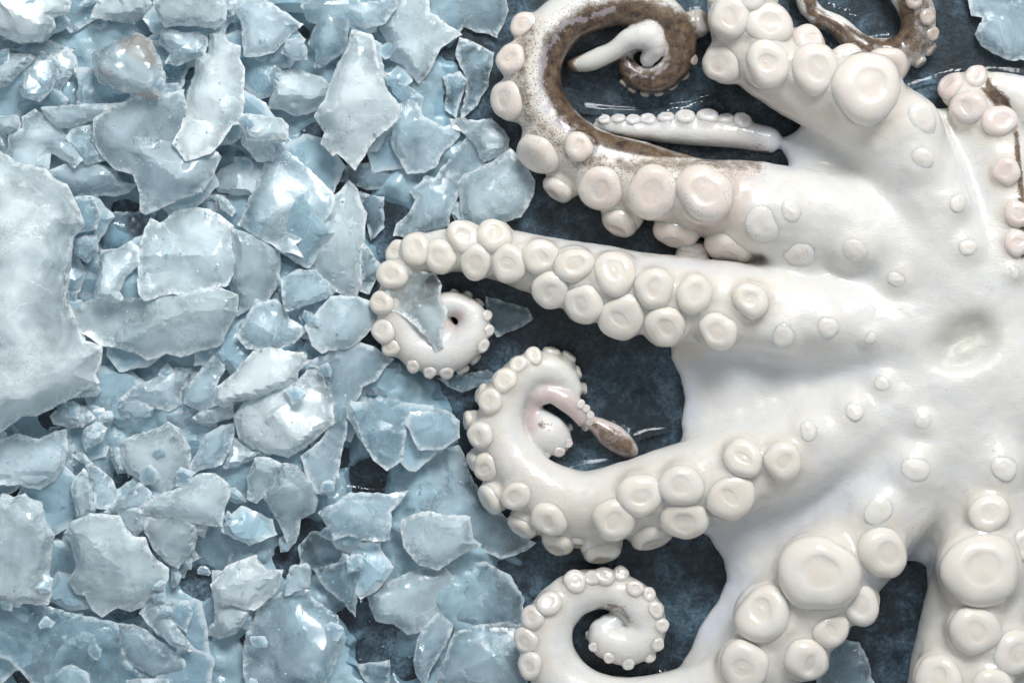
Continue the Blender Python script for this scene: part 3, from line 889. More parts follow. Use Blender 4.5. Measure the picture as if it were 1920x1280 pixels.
def place_shard(poly, thick, milk, label, name='ice_shard', cat='ice', group=None, rest=None, amp=0.08, step=8.0, facets=3, stain=0.0, zmax=240.0):
    ice_n[0] += 1
    seed = ice_n[0]
    gxc = sum(p[0] for p in poly) / len(poly); gyc = sum(p[1] for p in poly) / len(poly)
    poly = [(gxc + (p[0] - gxc) * 1.05, gyc + (p[1] - gyc) * 1.05) for p in poly]
    r = poly_mask(poly)
    z0, tilt = 0.0, (0.0, 0.0)
    if rest is not None:
        z0 = rest
    elif r is not None:
        sl, sub = r
        ins = sub < -CELL * 0.5
        if ins.sum() >= 3:
            hh = hm[sl][ins]
            px, py = HXX[sl][ins], HYY[sl][ins]
            cx, cy = px.mean(), py.mean()
            A_ = np.stack([px - cx, py - cy, np.ones_like(px)], 1)
            sol = np.linalg.lstsq(A_, hh, rcond=None)[0]
            tilt = (float(np.clip(sol[0] * 0.6, -0.22, 0.22)), float(np.clip(sol[1] * 0.6, -0.22, 0.22)))
            res = hh - (px - cx) * tilt[0] - (py - cy) * tilt[1]
            z0 = float(np.percentile(res, 62))
            z0 = min(z0, zmax)
            lowest = z0 + min((p[0] - cx) * tilt[0] + (p[1] - cy) * tilt[1] for p in poly)
            if lowest < 0: z0 -= lowest * 0.6
    zc = z0 + thick * 0.6
    pp = [unp(a, b, zc) for a, b in poly]
    m, (cx, cy), P2, up = shard_mesh(pp, thick, seed, tilt, amp, step, facets)
    o = link(name, m, M_ICE(milk, name == 'ice_shard'), smooth=False)
    o.location = W(cx, cy, z0 + 1.0)
    o['milk'] = float(milk); o['stain'] = float(stain)
    tag(o, label, cat, group)
    if r is not None:
        sl, sub = r
        ins = sub < 0
        prof = np.clip(-sub / max(10.0, thick * 0.5), 0, 1)
        tz = z0 + thick * (0.45 + 0.5 * prof) + (HXX[sl] - cx) * tilt[0] + (HYY[sl] - cy) * tilt[1]
        hm[sl] = np.where(ins, np.maximum(hm[sl], tz), hm[sl])
    return o


def Z(ox, oy, k, *pts):
    return [(ox + a / k, oy + b / k) for a, b in pts]


def blob(cx, cy, r, R, n=None, asp=None):
    n = n or R.randint(5, 8)
    asp = asp or R.uniform(0.55, 1.0)
    ph = R.uniform(0, 6.28)
    a0 = [2 * math.pi * (k + R.uniform(-0.32, 0.32)) / n for k in range(n)]
    out = []
    for a in a0:
        rr = r * R.uniform(0.72, 1.15)
        x_, y_ = rr * math.cos(a), rr * asp * math.sin(a)
        out.append((cx + x_ * math.cos(ph) - y_ * math.sin(ph), cy + x_ * math.sin(ph) + y_ * math.cos(ph)))
    return out


# dark openings of bare wet slate that the photo shows between the ice
DARK = [(240, 400, 55), (660, 330, 70), (720, 420, 60), (590, 260, 40), (730, 480, 40), (640, 860, 30), (690, 900, 60), (590, 1010, 40), (540, 1060, 40), (690, 1160, 60),
        (700, 1230, 60), (760, 1250, 30), (230, 900, 30), (30, 925, 35), (180, 1090, 30), (230, 1140, 40), (900, 180, 70), (880, 90, 50), (840, 340, 30), (470, 1200, 30),
        (380, 1090, 40), (90, 780, 25), (570, 60, 25), (150, 620, 20), (60, 1260, 50), (880, 720, 60), (960, 1080, 50), (820, 60, 40)]


def in_dark(x, y, pad=0):
    return any(math.hypot(x - a, y - b) < r + pad for a, b, r in DARK)


# slush: a lumpy frozen sheet of meltwater and crumbs under the pieces, open where bare slate shows
GS = 7.0
sxs = np.arange(-60, 1010, GS); sys_ = np.arange(-60, 1350, GS)
SXX, SYY = np.meshgrid(sxs, sys_, indexing='ij')
field = np.array([[noise.fractal(Vector((a * 0.012, b * 0.012, 5.5)), 0.8, 2.0, 4) for b in sys_] for a in sxs])
fine_ = np.array([[noise.fractal(Vector((a * 0.035, b * 0.035, 8.5)), 0.8, 2.0, 3) for b in sys_] for a in sxs])
edge_x = np.interp(sys_, [-60, 100, 250, 330, 420, 520, 640, 730, 900, 1060, 1120, 1350], [860, 860, 830, 930, 760, 660, 690, 840, 860, 960, 930, 960])[None, :]
th = np.clip((edge_x - SXX) / 60.0, -1, 1)
for (a, b, r_) in DARK:
    th = np.minimum(th, (np.hypot(SXX - a, SYY - b) - r_ * 0.8) / 45.0)
th = th + 0.45 * field
hs = np.where(th > 0, np.clip(th, 0, 1) * np.maximum(6, 16 + 14 * field + 8 * fine_), th * 30) - 3.0
keep = hs > -16
idx = np.full(SXX.shape, -1); idx[keep] = np.arange(keep.sum()); nk = int(keep.sum())
vt = np.stack([(SXX[keep] - 960) * U, (640 - SYY[keep]) * U, (hs[keep] + 1.0) * U], 1)
vb = vt.copy(); vb[:, 2] = np.minimum(-6.0 * U, vt[:, 2] - 3 * U)
a, b, c, d = idx[:-1, :-1], idx[:-1, 1:], idx[1:, 1:], idx[1:, :-1]
ok = (a >= 0) & (b >= 0) & (c >= 0) & (d >= 0)
ft = np.stack([a[ok], b[ok], c[ok], d[ok]], 1)
es = {}
for f_ in ft.tolist():
    for k in range(4):
        es[(f_[k], f_[(k + 1) % 4])] = 1
side = [[y_, x_, x_ + nk, y_ + nk] for (x_, y_) in es if (y_, x_) not in es]
me = bpy.data.meshes.new('slush_ice')
me.from_pydata(np.concatenate([vt, vb]).tolist(), [], ft.tolist() + (ft[:, ::-1] + nk).tolist() + side)
o = link('slush_ice', me, M_ICE(0.8, False))
o['stain'] = 0.0
tag(o, 'bluish refrozen slush spread thinly under the crushed ice', 'slush', kind='stuff')

# lowest layer: half-hidden slabs that show in the gaps
Rf = random.Random(31)
cnt = 0
tries = 0
while cnt < 150 and tries < 4000:
    tries += 1
    xx, yy = Rf.uniform(-30, 780), Rf.uniform(-30, 1310)
    r_ = Rf.uniform(42, 84)
    if in_dark(xx, yy, r_ * 0.35) or (xx > 640 and 420 < yy < 700): continue
    place_shard(blob(xx, yy, r_, Rf), Rf.uniform(22, 40), Rf.uniform(0.60, 0.90), '', 'ice_piece', 'ice', 'half-buried slabs under the crushed ice', rest=(Rf.uniform(0, 8) if cnt < 80 else Rf.uniform(14, 40)), step=11.0)
    cnt += 1

SHARDS = [
    # (label, thickness, milk, outline) bottom to top
    # --- far-left bottom sheets
    ('wide dim grey-blue ice sheet frozen flat in the bottom left corner', 26, 0.30, Z(0, 960, 4, (-60, 700), (200, 680), (440, 740), (700, 800), (880, 850), (900, 1060), (1000, 1180), (1100, 1230), (900, 1330), (300, 1330), (180, 1180), (100, 1100), (-60, 1050))),
    ('dim low slab directly under the rounded white block in the top left corner', 34, 0.50, Z(0, 0, 4, (-40, 250), (120, 320), (350, 300), (560, 360), (480, 420), (260, 430), (0, 440), (-60, 400))),
    ('bluish slab behind the broken plates at the top, left of the dark gap', 40, 0.66, Z(480, 0, 4, (-200, 20), (0, -40), (130, 40), (345, 180), (230, 290), (130, 390), (0, 420), (-80, 420), (-100, 200))),
    ('low grey-blue slab above the dark water hole right of the biggest left block', 32, 0.52, Z(0, 320, 4, (350, 20), (500, -40), (700, -60), (860, 0), (900, 80), (1000, 100), (940, 160), (700, 190), (560, 200), (480, 110))),
    ('dark clear ice piece with a bright blue rim inside the water hole', 24, 0.20, Z(0, 320, 4, (740, 480), (800, 360), (860, 310), (1100, 300), (1160, 320), (1120, 400), (1050, 580), (900, 600), (760, 590))),
    ('small dim block at the left side of the dark water hole', 30, 0.45, Z(0, 320, 4, (560, 200), (690, 195), (760, 320), (720, 440), (600, 460), (540, 500))),
    ('small dim cube just below the block left of the water hole', 28, 0.45, Z(0, 320, 4, (560, 500), (720, 480), (735, 600), (650, 690), (560, 620))),
    ('pale blue low wedge between the long slab and the left edge pieces', 30, 0.50, Z(0, 0, 4, (530, 980), (690, 930), (700, 1080), (780, 1200), (640, 1230), (500, 1040))),
    ('foggy low sheet on slate left of the spotted curling arm', 14, 0.38, Z(480, 0, 4, (1530, 290), (1640, 330), (1780, 400), (1740, 640), (1660, 780), (1540, 880), (1580, 610), (1500, 420))),
    ('clear thin pane standing in the dark gap below the upper star-shaped shard', 18, 0.22, Z(480, 0, 4, (1400, 580), (1530, 540), (1580, 610), (1500, 880), (1420, 820), (1430, 660))),
    ('clear pitted ice plate with droplets in the dark gap at centre', 16, 0.22, Z(480, 320, 4, (600, 60), (680, -40), (860, -60), (1000, 20), (1000, 120), (860, 140), (740, 110))),
    ('clear dark shard in the gap right of the big triangle shard', 18, 0.22, Z(480, 320, 4, (770, 160), (960, 200), (960, 420), (860, 520), (820, 360))),
    ('frosted watery sheet at the top edge left of the spotted arm', 14, 0.42, [(800, -30), (940, -30), (950, 20), (930, 70), (870, 50), (830, 90), (800, 60)]),
    ('wide smooth dusky slab behind the triangle shard, left of the gap', 36, 0.66, [(450, 420), (495, 310), (520, 265), (600, 340), (625, 370), (618, 400), (590, 430), (555, 455), (570, 480), (520, 462)]),
    ('large dusky flat slab beneath the white layered chunk, pointing down to the dark', 34, 0.60, Z(480, 640, 4, (560, 100), (740, 20), (880, 60), (960, 130), (1020, 150), (960, 200), (900, 300), (790, 350), (780, 400), (720, 480), (680, 650), (640, 830), (620, 960), (560, 1130), (460, 1110), (380, 960), (350, 840), (480, 740), (570, 600), (560, 400), (480, 220), (360, 180))),
    ('melted foggy slab in the slush between dusky slab and lower curled arm', 16, 0.42, Z(480, 640, 4, (740, 580), (860, 440), (1000, 430), (1130, 480), (1120, 700), (1100, 880), (980, 960), (880, 880), (800, 740))),
    ('melted rounded block touching the slush left of the lower curled arm', 24, 0.46, Z(480, 640, 4, (1130, 620), (1160, 530), (1420, 520), (1520, 600), (1520, 720), (1400, 800), (1220, 800))),
    ('flat foggy sheet at the bottom, left of the spiral arm tip', 20, 0.46, Z(480, 960, 4, (1480, 540), (1540, 420), (1700, 380), (1900, 480), (2000, 640), (2020, 860), (1900, 840), (1700, 850), (1500, 860), (1480, 740))),
    ('clear arrow-shaped wet shard with a glittering top beside the dark slate', 20, 0.22, Z(480, 960, 4, (440, 440), (620, 380), (650, 300), (760, 370), (790, 380), (770, 560), (740, 780), (640, 660), (520, 570))),
    ('small clear piece under a bright glint at the bottom in dark water', 18, 0.32, Z(480, 960, 4, (750, 1140), (1000, 1110), (1000, 1270), (900, 1330), (820, 1260))),
    ('dim plate under the small hanging fragment in the lower middle', 26, 0.35, Z(480, 960, 4, (320, 260), (420, 150), (620, 160), (720, 220), (780, 330), (640, 380), (430, 430), (340, 400))),
    ('clear wet chip behind the carrot-shaped finger of ice', 22, 0.35, Z(0, 960, 4, (1200, 700), (1420, 670), (1440, 760), (1400, 900), (1300, 820))),
    ('pale block cut off by the bottom edge below the almond-shaped lump', 24, 0.58, Z(0, 960, 4, (950, 1260), (1260, 1250), (1300, 1340), (960, 1340))),
    # --- middle layers, left
    ('pale slab at the left above the long frosted shard\'s shadowed slab', 40, 0.70, Z(0, 0, 4, (300, 800), (560, 790), (760, 780), (890, 780), (720, 900), (530, 960), (420, 960), (340, 870))),
    ('grey wedge at the left edge under the top left corner block', 44, 0.68, Z(0, 0, 4, (-60, 470), (80, 405), (220, 405), (260, 440), (135, 560), (50, 640), (-60, 660))),
    ('speckled rounded lump right of the left-edge wedge', 40, 0.62, Z(0, 0, 4, (190, 520), (270, 425), (380, 415), (440, 470), (430, 560), (380, 680), (300, 760), (180, 720), (150, 640))),
    ('slanted narrow shard left of the brown-stained cube', 42, 0.72, Z(0, 0, 4, (400, 440), (490, 355), (560, 430), (575, 510), (500, 600), (430, 700), (420, 790), (360, 700), (430, 560))),
    ('long pale slab on the left edge reaching down to the biggest block', 44, 0.78, Z(0, 0, 4, (-60, 860), (140, 880), (180, 990), (60, 1020), (30, 1160), (-60, 1180))),
    ('bent boomerang-shaped slab above the biggest left block', 44, 0.74, Z(0, 0, 4, (60, 1000), (160, 960), (150, 880), (250, 820), (380, 900), (480, 1010), (600, 1120), (620, 1200), (560, 1260), (480, 1200), (380, 1150), (370, 1260), (300, 1340), (100, 1340), (40, 1200))),
    ('small oval piece below the flat top-edge plate', 30, 0.62, Z(0, 0, 4, (640, 150), (780, 140), (920, 145), (900, 190), (790, 235), (700, 215))),
    ('flat-bottomed bright plate at the top edge left of centre of the ice', 44, 0.80, Z(0, 0, 4, (690, 130), (720, 50), (840, -60), (1060, -60), (1130, 20), (1110, 110), (1000, 165), (790, 150))),
    ('tiny rounded lump right of the top left corner block', 30, 0.68, Z(0, 0, 4, (510, 210), (560, 165), (620, 190), (600, 240), (540, 260))),
    ('frayed translucent piece left of the long frosted upright shard', 34, 0.60, Z(0, 0, 4, (1220, 230), (1480, 240), (1545, 280), (1540, 430), (1450, 440), (1330, 490), (1240, 470), (1280, 400), (1200, 330))),
    ('large pale rounded mass at the top edge above the long upright shard', 60, 0.84, Z(0, 0, 4, (1160, 20), (1300, -60), (1620, -60), (1690, 40), (1680, 150), (1600, 215), (1400, 190), (1240, 200), (1180, 100))),
    ('rounded white block in the top left corner, cut by the frame', 90, 0.94, Z(0, 0, 4, (-80, 40), (60, -60), (400, -60), (520, 20), (500, 90), (390, 130), (400, 200), (300, 300), (150, 310), (20, 260), (-80, 200))),
    ('cube with a brown-stained foot in the upper left pile', 72, 0.78, Z(0, 0, 4, (680, 400), (860, 300), (960, 280), (1010, 245), (1130, 310), (1190, 440), (1240, 600), (1190, 740), (1070, 720), (880, 660), (740, 610), (690, 500)), {'stain': 0.8}),
    ('broad smooth slanted slab under the long frosted upright shard', 58, 0.74, Z(0, 0, 4, (720, 900), (960, 780), (1380, 700), (1400, 900), (1500, 1000), (1640, 1180), (1560, 1340), (1500, 1420), (1170, 1560), (1080, 1590), (1040, 1560), (1040, 1440), (990, 1300), (860, 1260), (780, 1180), (700, 1060))),
    ('nubbly clustered piece right of the broad slanted slab', 40, 0.78, Z(0, 320, 4, (1590, 80), (1640, 0), (1760, -60), (1900, -120), (2000, -60), (2010, 40), (1990, 130), (1920, 220), (1860, 180), (1740, 180), (1640, 160))),
    ('small rounded finger of ice hanging under the nubbly cluster', 26, 0.74, Z(0, 320, 4, (1610, 180), (1680, 190), (1770, 300), (1740, 345), (1650, 280))),
    ('pale square-shouldered piece right of the long upright shard', 40, 0.72, [(450, 235), (470, 215), (500, 220), (535, 238), (540, 262), (510, 268), (520, 300), (480, 300), (455, 270)]),
    ('long frosted upright shard with a pointed foot in the upper left', 60, 0.94, Z(0, 0, 4, (1550, 240), (1640, 230), (1700, 320), (1790, 350), (1780, 440), (1820, 520), (1825, 760), (1790, 920), (1740, 930), (1690, 1010), (1600, 1130), (1410, 1190), (1310, 1060), (1370, 950), (1400, 740), (1460, 560), (1470, 440), (1550, 400))),
    # --- upper middle
    ('small round-topped cube left of the big bright kite-shaped shard', 36, 0.56, Z(480, 0, 4, (190, 400), (240, 300), (310, 285), (375, 350), (380, 440), (280, 450))),
    ('dark-cored angular slab at the top edge behind the kite-shaped shard', 44, 0.54, Z(480, 0, 4, (340, 40), (400, 20), (520, -60), (720, -60), (780, 30), (900, 20), (1040, -40), (1040, 60), (960, 180), (800, 220), (700, 170), (690, 360), (480, 490), (435, 480), (450, 370), (395, 320), (460, 180), (400, 160))),
    ('pale lens-shaped chunk left of the bright kite-shaped shard', 46, 0.86, Z(480, 0, 4, (80, 580), (180, 540), (300, 515), (400, 555), (480, 575), (550, 640), (520, 720), (440, 820), (310, 860), (200, 815), (95, 810), (130, 690))),
    ('square-ended piece below the lens-shaped chunk', 40, 0.80, Z(480, 0, 4, (-100, 860), (110, 880), (180, 880), (235, 940), (235, 1040), (110, 1050), (-60, 1060))),
    ('bright star-shaped shard at the top edge with a downward point', 50, 0.86, Z(480, 0, 4, (1060, -60), (1280, -60), (1300, 100), (1500, 230), (1530, 260), (1380, 350), (1300, 520), (1220, 610), (1100, 480), (970, 420), (1000, 330), (930, 220), (1000, 90))),
    ('dusky curved slab right of the kite-shaped shard', 34, 0.56, Z(480, 0, 4, (1100, 720), (1130, 680), (1180, 720), (1260, 880), (1400, 950), (1500, 900), (1520, 1000), (1400, 1130), (1340, 1240), (1260, 1280), (1140, 1290), (1040, 1130), (1020, 1050), (1050, 860), (1090, 780))),
    ('smooth grey wedge touching the spotted arm from the left', 44, 0.70, Z(480, 0, 4, (1460, 890), (1760, 890), (1850, 970), (1895, 1040), (1880, 1140), (1700, 1210), (1640, 1080), (1560, 1000), (1480, 960))),
    ('leaning grey shard with a long foot above the flat-curled arm', 36, 0.64, [(740, 440), (745, 420), (770, 395), (780, 375), (770, 360), (800, 330), (815, 335), (848, 290), (880, 250), (905, 310), (865, 345), (845, 395), (840, 420), (790, 437)]),
    ('small rounded chip between two grey slabs above the flat-curled arm', 24, 0.50, Z(480, 320, 4, (1450, 290), (1510, 230), (1550, 260), (1600, 400), (1500, 400))),
    ('smooth square-cornered slab between the two upper arms', 46, 0.66, Z(480, 320, 4, (1520, 100), (1560, 40), (1700, -20), (1900, -160), (2000, -60), (2080, 80), (2060, 200), (1980, 340), (1800, 400), (1640, 440), (1560, 400), (1540, 240))),
    ('big bright kite-shaped shard in the upper middle', 70, 0.95, Z(480, 0, 4, (720, 240), (870, 290), (900, 420), (920, 560), (990, 700), (1060, 780), (1040, 900), (890, 1020), (810, 1150), (740, 1255), (610, 1130), (580, 1150), (490, 1060), (520, 980), (445, 860), (520, 740), (570, 600), (620, 480), (690, 370))),
    # --- centre left
    ('dim cube under the triangle shard, upper left of the bubble', 40, 0.56, Z(480, 320, 4, (190, 810), (300, 745), (440, 745), (600, 900), (480, 970), (230, 1050), (200, 930))),
    ('flat slab with an air bubble left of the curled arm disc', 36, 0.66, Z(480, 320, 4, (380, 1160), (440, 1090), (560, 950), (760, 950), (880, 1000), (920, 1090), (880, 1170), (760, 1280), (700, 1320), (500, 1360), (430, 1300))),
    ('smooth dim slab below the right-hand of the two stacked plates', 38, 0.64, Z(480, 320, 4, (-60, 1080), (0, 1000), (150, 970), (260, 1120), (380, 1190), (260, 1300), (100, 1360), (-60, 1330), (-140, 1240))),
    ('grey-white piece directly right of the two stacked round plates', 46, 0.76, Z(0, 320, 4, (1740, 440), (1900, 480), (2080, 590), (2100, 700), (2060, 880), (2000, 980), (1860, 1030), (1780, 1080), (1760, 940), (1720, 850), (1760, 660))),
    ('thin pane peeking out behind the triangle shard on its right', 26, 0.60, Z(480, 320, 4, (800, 540), (940, 720), (890, 830), (850, 920), (780, 900), (780, 700))),
    ('large triangle shard with a sharp apex in the middle of the ice', 46, 0.82, Z(480, 320, 4, (690, 90), (740, 140), (820, 330), (800, 500), (780, 640), (780, 830), (740, 950), (640, 910), (520, 850), (400, 720), (340, 640), (280, 570), (290, 540), (380, 540), (440, 460), (540, 330), (570, 210))),
    ('upright forked piece left of the round upper plate', 44, 0.86, Z(0, 320, 4, (740, 600), (870, 590), (970, 530), (1030, 580), (1045, 690), (940, 800), (900, 900), (930, 950), (890, 980), (710, 960), (730, 760))),
    ('wide round lower plate of the two stacked plates', 56, 0.90, Z(0, 320, 4, (570, 1060), (640, 1000), (720, 960), (900, 970), (1100, 960), (1420, 920), (1640, 890), (1760, 940), (1760, 1070), (1690, 1180), (1640, 1290), (1500, 1340), (1340, 1390), (1240, 1360), (1180, 1390), (1100, 1410), (1000, 1350), (760, 1310), (620, 1200), (580, 1130))),
    ('rounded upper plate resting on the wide lower plate', 52, 0.92, Z(0, 320, 4, (1060, 560), (1130, 360), (1200, 400), (1290, 320), (1400, 280), (1560, 300), (1680, 380), (1730, 420), (1720, 560), (1760, 660), (1740, 760), (1700, 850), (1500, 900), (1420, 930), (1300, 910), (1100, 960), (1060, 900), (1050, 700))),
    # --- lower left pile
    ('dim triangular piece standing left of the white layered chunk', 36, 0.50, Z(0, 640, 4, (1660, 30), (1680, 220), (1620, 330), (1640, 470), (1500, 510), (1380, 460), (1400, 330), (1480, 240))),
    ('small grey tongue below the long leaf-shaped shard', 30, 0.56, Z(0, 640, 4, (1180, 560), (1300, 520), (1500, 505), (1460, 570), (1360, 650), (1200, 620))),
    ('flat chip with a white lower edge under the white layered chunk', 30, 0.70, Z(0, 640, 4, (1450, 570), (1540, 490), (1740, 480), (1740, 570), (1600, 610), (1500, 610))),
    ('dim slanted slab right of the five-sided block', 40, 0.60, Z(0, 640, 4, (1410, 1000), (1440, 900), (1540, 700), (1640, 640), (1750, 620), (1740, 760), (1660, 920), (1500, 960), (1420, 1030))),
    ('small shelf of ice under the left end of the leaf-shaped shard', 32, 0.62, Z(0, 640, 4, (890, 500), (930, 420), (1030, 420), (1150, 500), (1120, 560), (1020, 590), (920, 560))),
    ('leaf-shaped long shard below the stacked plates', 40, 0.76, Z(0, 640, 4, (920, 420), (1010, 340), (1180, 270), (1300, 200), (1440, 205), (1470, 240), (1400, 310), (1350, 370), (1355, 470), (1260, 520), (1160, 490), (1020, 500))),
    ('shell-shaped pebble of ice below the biggest left block', 34, 0.72, Z(0, 640, 4, (370, 560), (460, 480), (560, 460), (640, 500), (720, 570), (620, 640), (520, 650), (400, 620))),
    ('glassy lump between the shell-shaped pebble and the five-sided block', 34, 0.56, Z(0, 640, 4, (630, 660), (720, 600), (800, 650), (760, 750), (640, 820), (610, 740))),
    ('tiny white chip above the glassy lump', 22, 0.70, Z(0, 640, 4, (740, 560), (800, 520), (870, 530), (840, 590), (750, 620))),
    ('ragged strip along the left side of the five-sided block', 34, 0.62, Z(0, 640, 4, (820, 690), (900, 700), (920, 900), (950, 980), (880, 990), (820, 860))),
    ('smooth rounded slab at the left edge below the biggest block', 46, 0.68, Z(0, 640, 4, (-60, 770), (120, 700), (280, 740), (400, 680), (480, 670), (495, 820), (470, 940), (400, 1040), (300, 1100), (220, 1090), (150, 1060), (-60, 1075))),
    ('rod-like dim piece slanting below the five-sided block', 34, 0.50, Z(0, 640, 4, (540, 860), (620, 840), (700, 930), (830, 1030), (910, 1170), (800, 1250), (730, 1240), (680, 1060), (640, 930))),
    ('narrow upright pillar of ice left of the slanting rod', 40, 0.66, Z(0, 640, 4, (560, 1020), (620, 960), (660, 1000), (690, 1120), (710, 1270), (640, 1340), (580, 1300), (530, 1100))),
    ('dim slab beneath the five-sided block, right of the slanting rod', 34, 0.56, Z(0, 640, 4, (780, 1280), (960, 1130), (1040, 1060), (1130, 1130), (1120, 1200), (1040, 1270), (900, 1300))),
    ('small notched nub at the left above the lower left corner chunk', 26, 0.60, Z(0, 640, 4, (160, 1150), (200, 1170), (310, 1200), (320, 1280), (180, 1300))),
    ('five-sided frosted block in the lower left pile', 62, 0.86, Z(0, 640, 4, (910, 760), (1000, 710), (1200, 650), (1260, 610), (1360, 680), (1420, 800), (1415, 960), (1390, 1030), (1300, 1090), (1210, 1160), (1120, 1100), (960, 990), (910, 900))),
    ('grey ledge under the lower layer of the white layered chunk', 40, 0.74, Z(0, 640, 4, (1680, 940), (1740, 720), (1900, 800), (2040, 830), (2030, 850), (1900, 880), (1700, 950))),
    ('broad white lower layer of the layered chunk in the middle of the ice', 54, 0.95, Z(0, 640, 4, (1760, 560), (1840, 460), (1920, 430), (2100, 370), (2230, 300), (2290, 230), (2400, 220), (2430, 330), (2470, 440), (2490, 600), (2340, 740), (2240, 810), (2160, 860), (2040, 830), (1900, 800), (1800, 720))),
    ('white blade-shaped upper layer of the layered chunk', 44, 0.96, Z(0, 640, 4, (1620, 350), (1760, 240), (1900, 80), (1960, 60), (2030, 30), (2130, 80), (2290, 95), (2280, 180), (2230, 220), (2220, 290), (2100, 360), (1920, 430), (1860, 430), (1690, 490), (1610, 440))),
    ('biggest bright block on the left edge of the photo', 120, 1.0, Z(0, 320, 4, (-100, -120), (0, -100), (160, -10), (340, 20), (400, 90), (500, 140), (545, 230), (590, 330), (620, 430), (540, 510), (520, 650), (500, 850), (505, 1000), (560, 1130), (620, 1260), (740, 1300), (740, 1340), (730, 1420), (690, 1500), (720, 1560), (640, 1600), (500, 1680), (260, 1800), (180, 1800), (0, 1920), (-100, 1900))),
    ('round white knob on the lower right corner of the biggest block', 34, 0.86, Z(0, 640, 4, (560, 420), (600, 360), (660, 340), (740, 330), (750, 370), (720, 410), (640, 420))),
    ('thin whiter flake lying on the biggest block at the frame edge', 16, 1.0, Z(0, 320, 4, (-80, 300), (0, 330), (60, 420), (90, 600), (110, 760), (130, 900), (60, 1040), (30, 1170), (-80, 1200))),
    ('flat bright wedge with a straight lower edge in the lower left', 46, 0.86, Z(0, 640, 4, (1040, 1270), (1100, 1200), (1250, 1130), (1490, 1000), (1600, 1000), (1700, 1080), (1710, 1150), (1650, 1380), (1500, 1360), (1060, 1290))),
    ('folded slab left of the hanging fragment in the lower middle', 40, 0.70, Z(480, 640, 4, (0, 870), (100, 875), (210, 920), (150, 1050), (60, 1160), (0, 1210), (-70, 1180), (-60, 1000))),
    ('hanging fragment with a ragged right edge and pointed foot, lower middle', 44, 0.76, Z(480, 640, 4, (210, 920), (290, 930), (440, 1080), (455, 1190), (430, 1280), (330, 1330), (290, 1500), (240, 1520), (130, 1280), (60, 1160), (160, 1050))),
    ('clear fringe below the shield-shaped chip', 26, 0.56, Z(0, 960, 4, (1180, 320), (1330, 420), (1450, 280), (1500, 340), (1430, 380), (1380, 490), (1260, 470))),
    ('shield-shaped chip under the flat bright wedge', 40, 0.80, Z(0, 960, 4, (1090, 140), (1110, 40), (1300, 20), (1460, 90), (1470, 200), (1440, 300), (1330, 420), (1250, 380), (1180, 310))),
    ('large lumpy two-part chunk in the lower left', 66, 0.90, Z(0, 960, 4, (500, 170), (560, 80), (690, 20), (800, 30), (900, 40), (990, 190), (1080, 200), (1130, 330), (1240, 420), (1240, 500), (1210, 560), (1220, 640), (1100, 640), (1060, 700), (960, 740), (870, 710), (760, 780), (690, 730), (640, 620), (570, 600), (525, 500), (580, 400), (550, 260))),
    ('small grey chip on top of the lumpy two-part chunk', 30, 0.72, Z(0, 960, 4, (880, 0), (960, -60), (1110, 0), (1080, 120), (1000, 195), (930, 140))),
    ('tall frosted chunk on the left edge near the bottom', 66, 0.90, Z(0, 960, 4, (-60, -60), (20, -120), (100, -90), (180, -120), (320, 0), (330, 80), (400, 180), (380, 280), (360, 430), (380, 600), (350, 680), (250, 680), (170, 670), (140, 700), (40, 690), (0, 650), (-60, 640))),
    ('grey almond-shaped lump at the bottom beside the carrot-shaped finger', 34, 0.64, Z(0, 960, 4, (880, 850), (1000, 850), (1080, 880), (1250, 1000), (1380, 1100), (1380, 1200), (1280, 1250), (1130, 1220), (950, 1120), (890, 1000))),
    ('carrot-shaped finger of ice pointing to the bottom right', 38, 0.76, Z(0, 960, 4, (1040, 770), (1090, 670), (1150, 660), (1250, 760), (1360, 900), (1450, 1000), (1430, 1030), (1330, 1010), (1180, 920))),
    ('crescent piece below the bright pebble-like chunk', 36, 0.80, Z(0, 960, 4, (1600, 650), (1700, 700), (1870, 740), (1830, 820), (1760, 910), (1640, 950), (1510, 900), (1600, 830), (1610, 740))),
    ('dim upright block right of the bright pebble-like chunk', 36, 0.56, Z(480, 960, 4, (180, 600), (260, 410), (380, 380), (410, 440), (400, 560), (360, 600), (200, 660))),
    ('bright pebble-like chunk with a flat top near the bottom', 50, 0.95, Z(0, 960, 4, (1590, 540), (1700, 410), (1920, 330), (1930, 390), (2010, 440), (2110, 440), (2080, 560), (2050, 610), (1960, 690), (1900, 730), (1740, 690), (1680, 690), (1620, 640))),
    ('large dusky rounded boulder of ice at the bottom edge', 54, 0.62, Z(480, 960, 4, (-60, 900), (50, 700), (200, 610), (310, 590), (400, 600), (420, 660), (600, 780), (620, 980), (560, 1180), (480, 1340), (-60, 1340), (-80, 1100))),
    # --- slush by the octopus
    ('wet glossy mass of ice pressed against the lower curled arm', 34, 0.58, Z(480, 640, 4, (1230, 980), (1280, 880), (1400, 830), (1520, 800), (1600, 1000), (1700, 1180), (1800, 1260), (1990, 1450), (2080, 1500), (2000, 1560), (1820, 1620), (1700, 1560), (1640, 1600), (1500, 1680), (1400, 1700), (1260, 1660), (1120, 1520), (1100, 1400), (1160, 1300), (1180, 1100))),
    ('flat block with a curved scratch below the dark slate opening', 34, 0.58, Z(480, 640, 4, (520, 1330), (480, 1280), (700, 1140), (1000, 1150), (1130, 1130), (1000, 1280), (1000, 1480), (880, 1490), (690, 1450), (600, 1480))),
    ('smooth-faced block set into the wet glossy mass', 44, 0.74, Z(480, 960, 4, (1100, 60), (1300, 0), (1600, 40), (1620, 200), (1680, 240), (1500, 340), (1360, 430), (1220, 390), (1120, 260))),
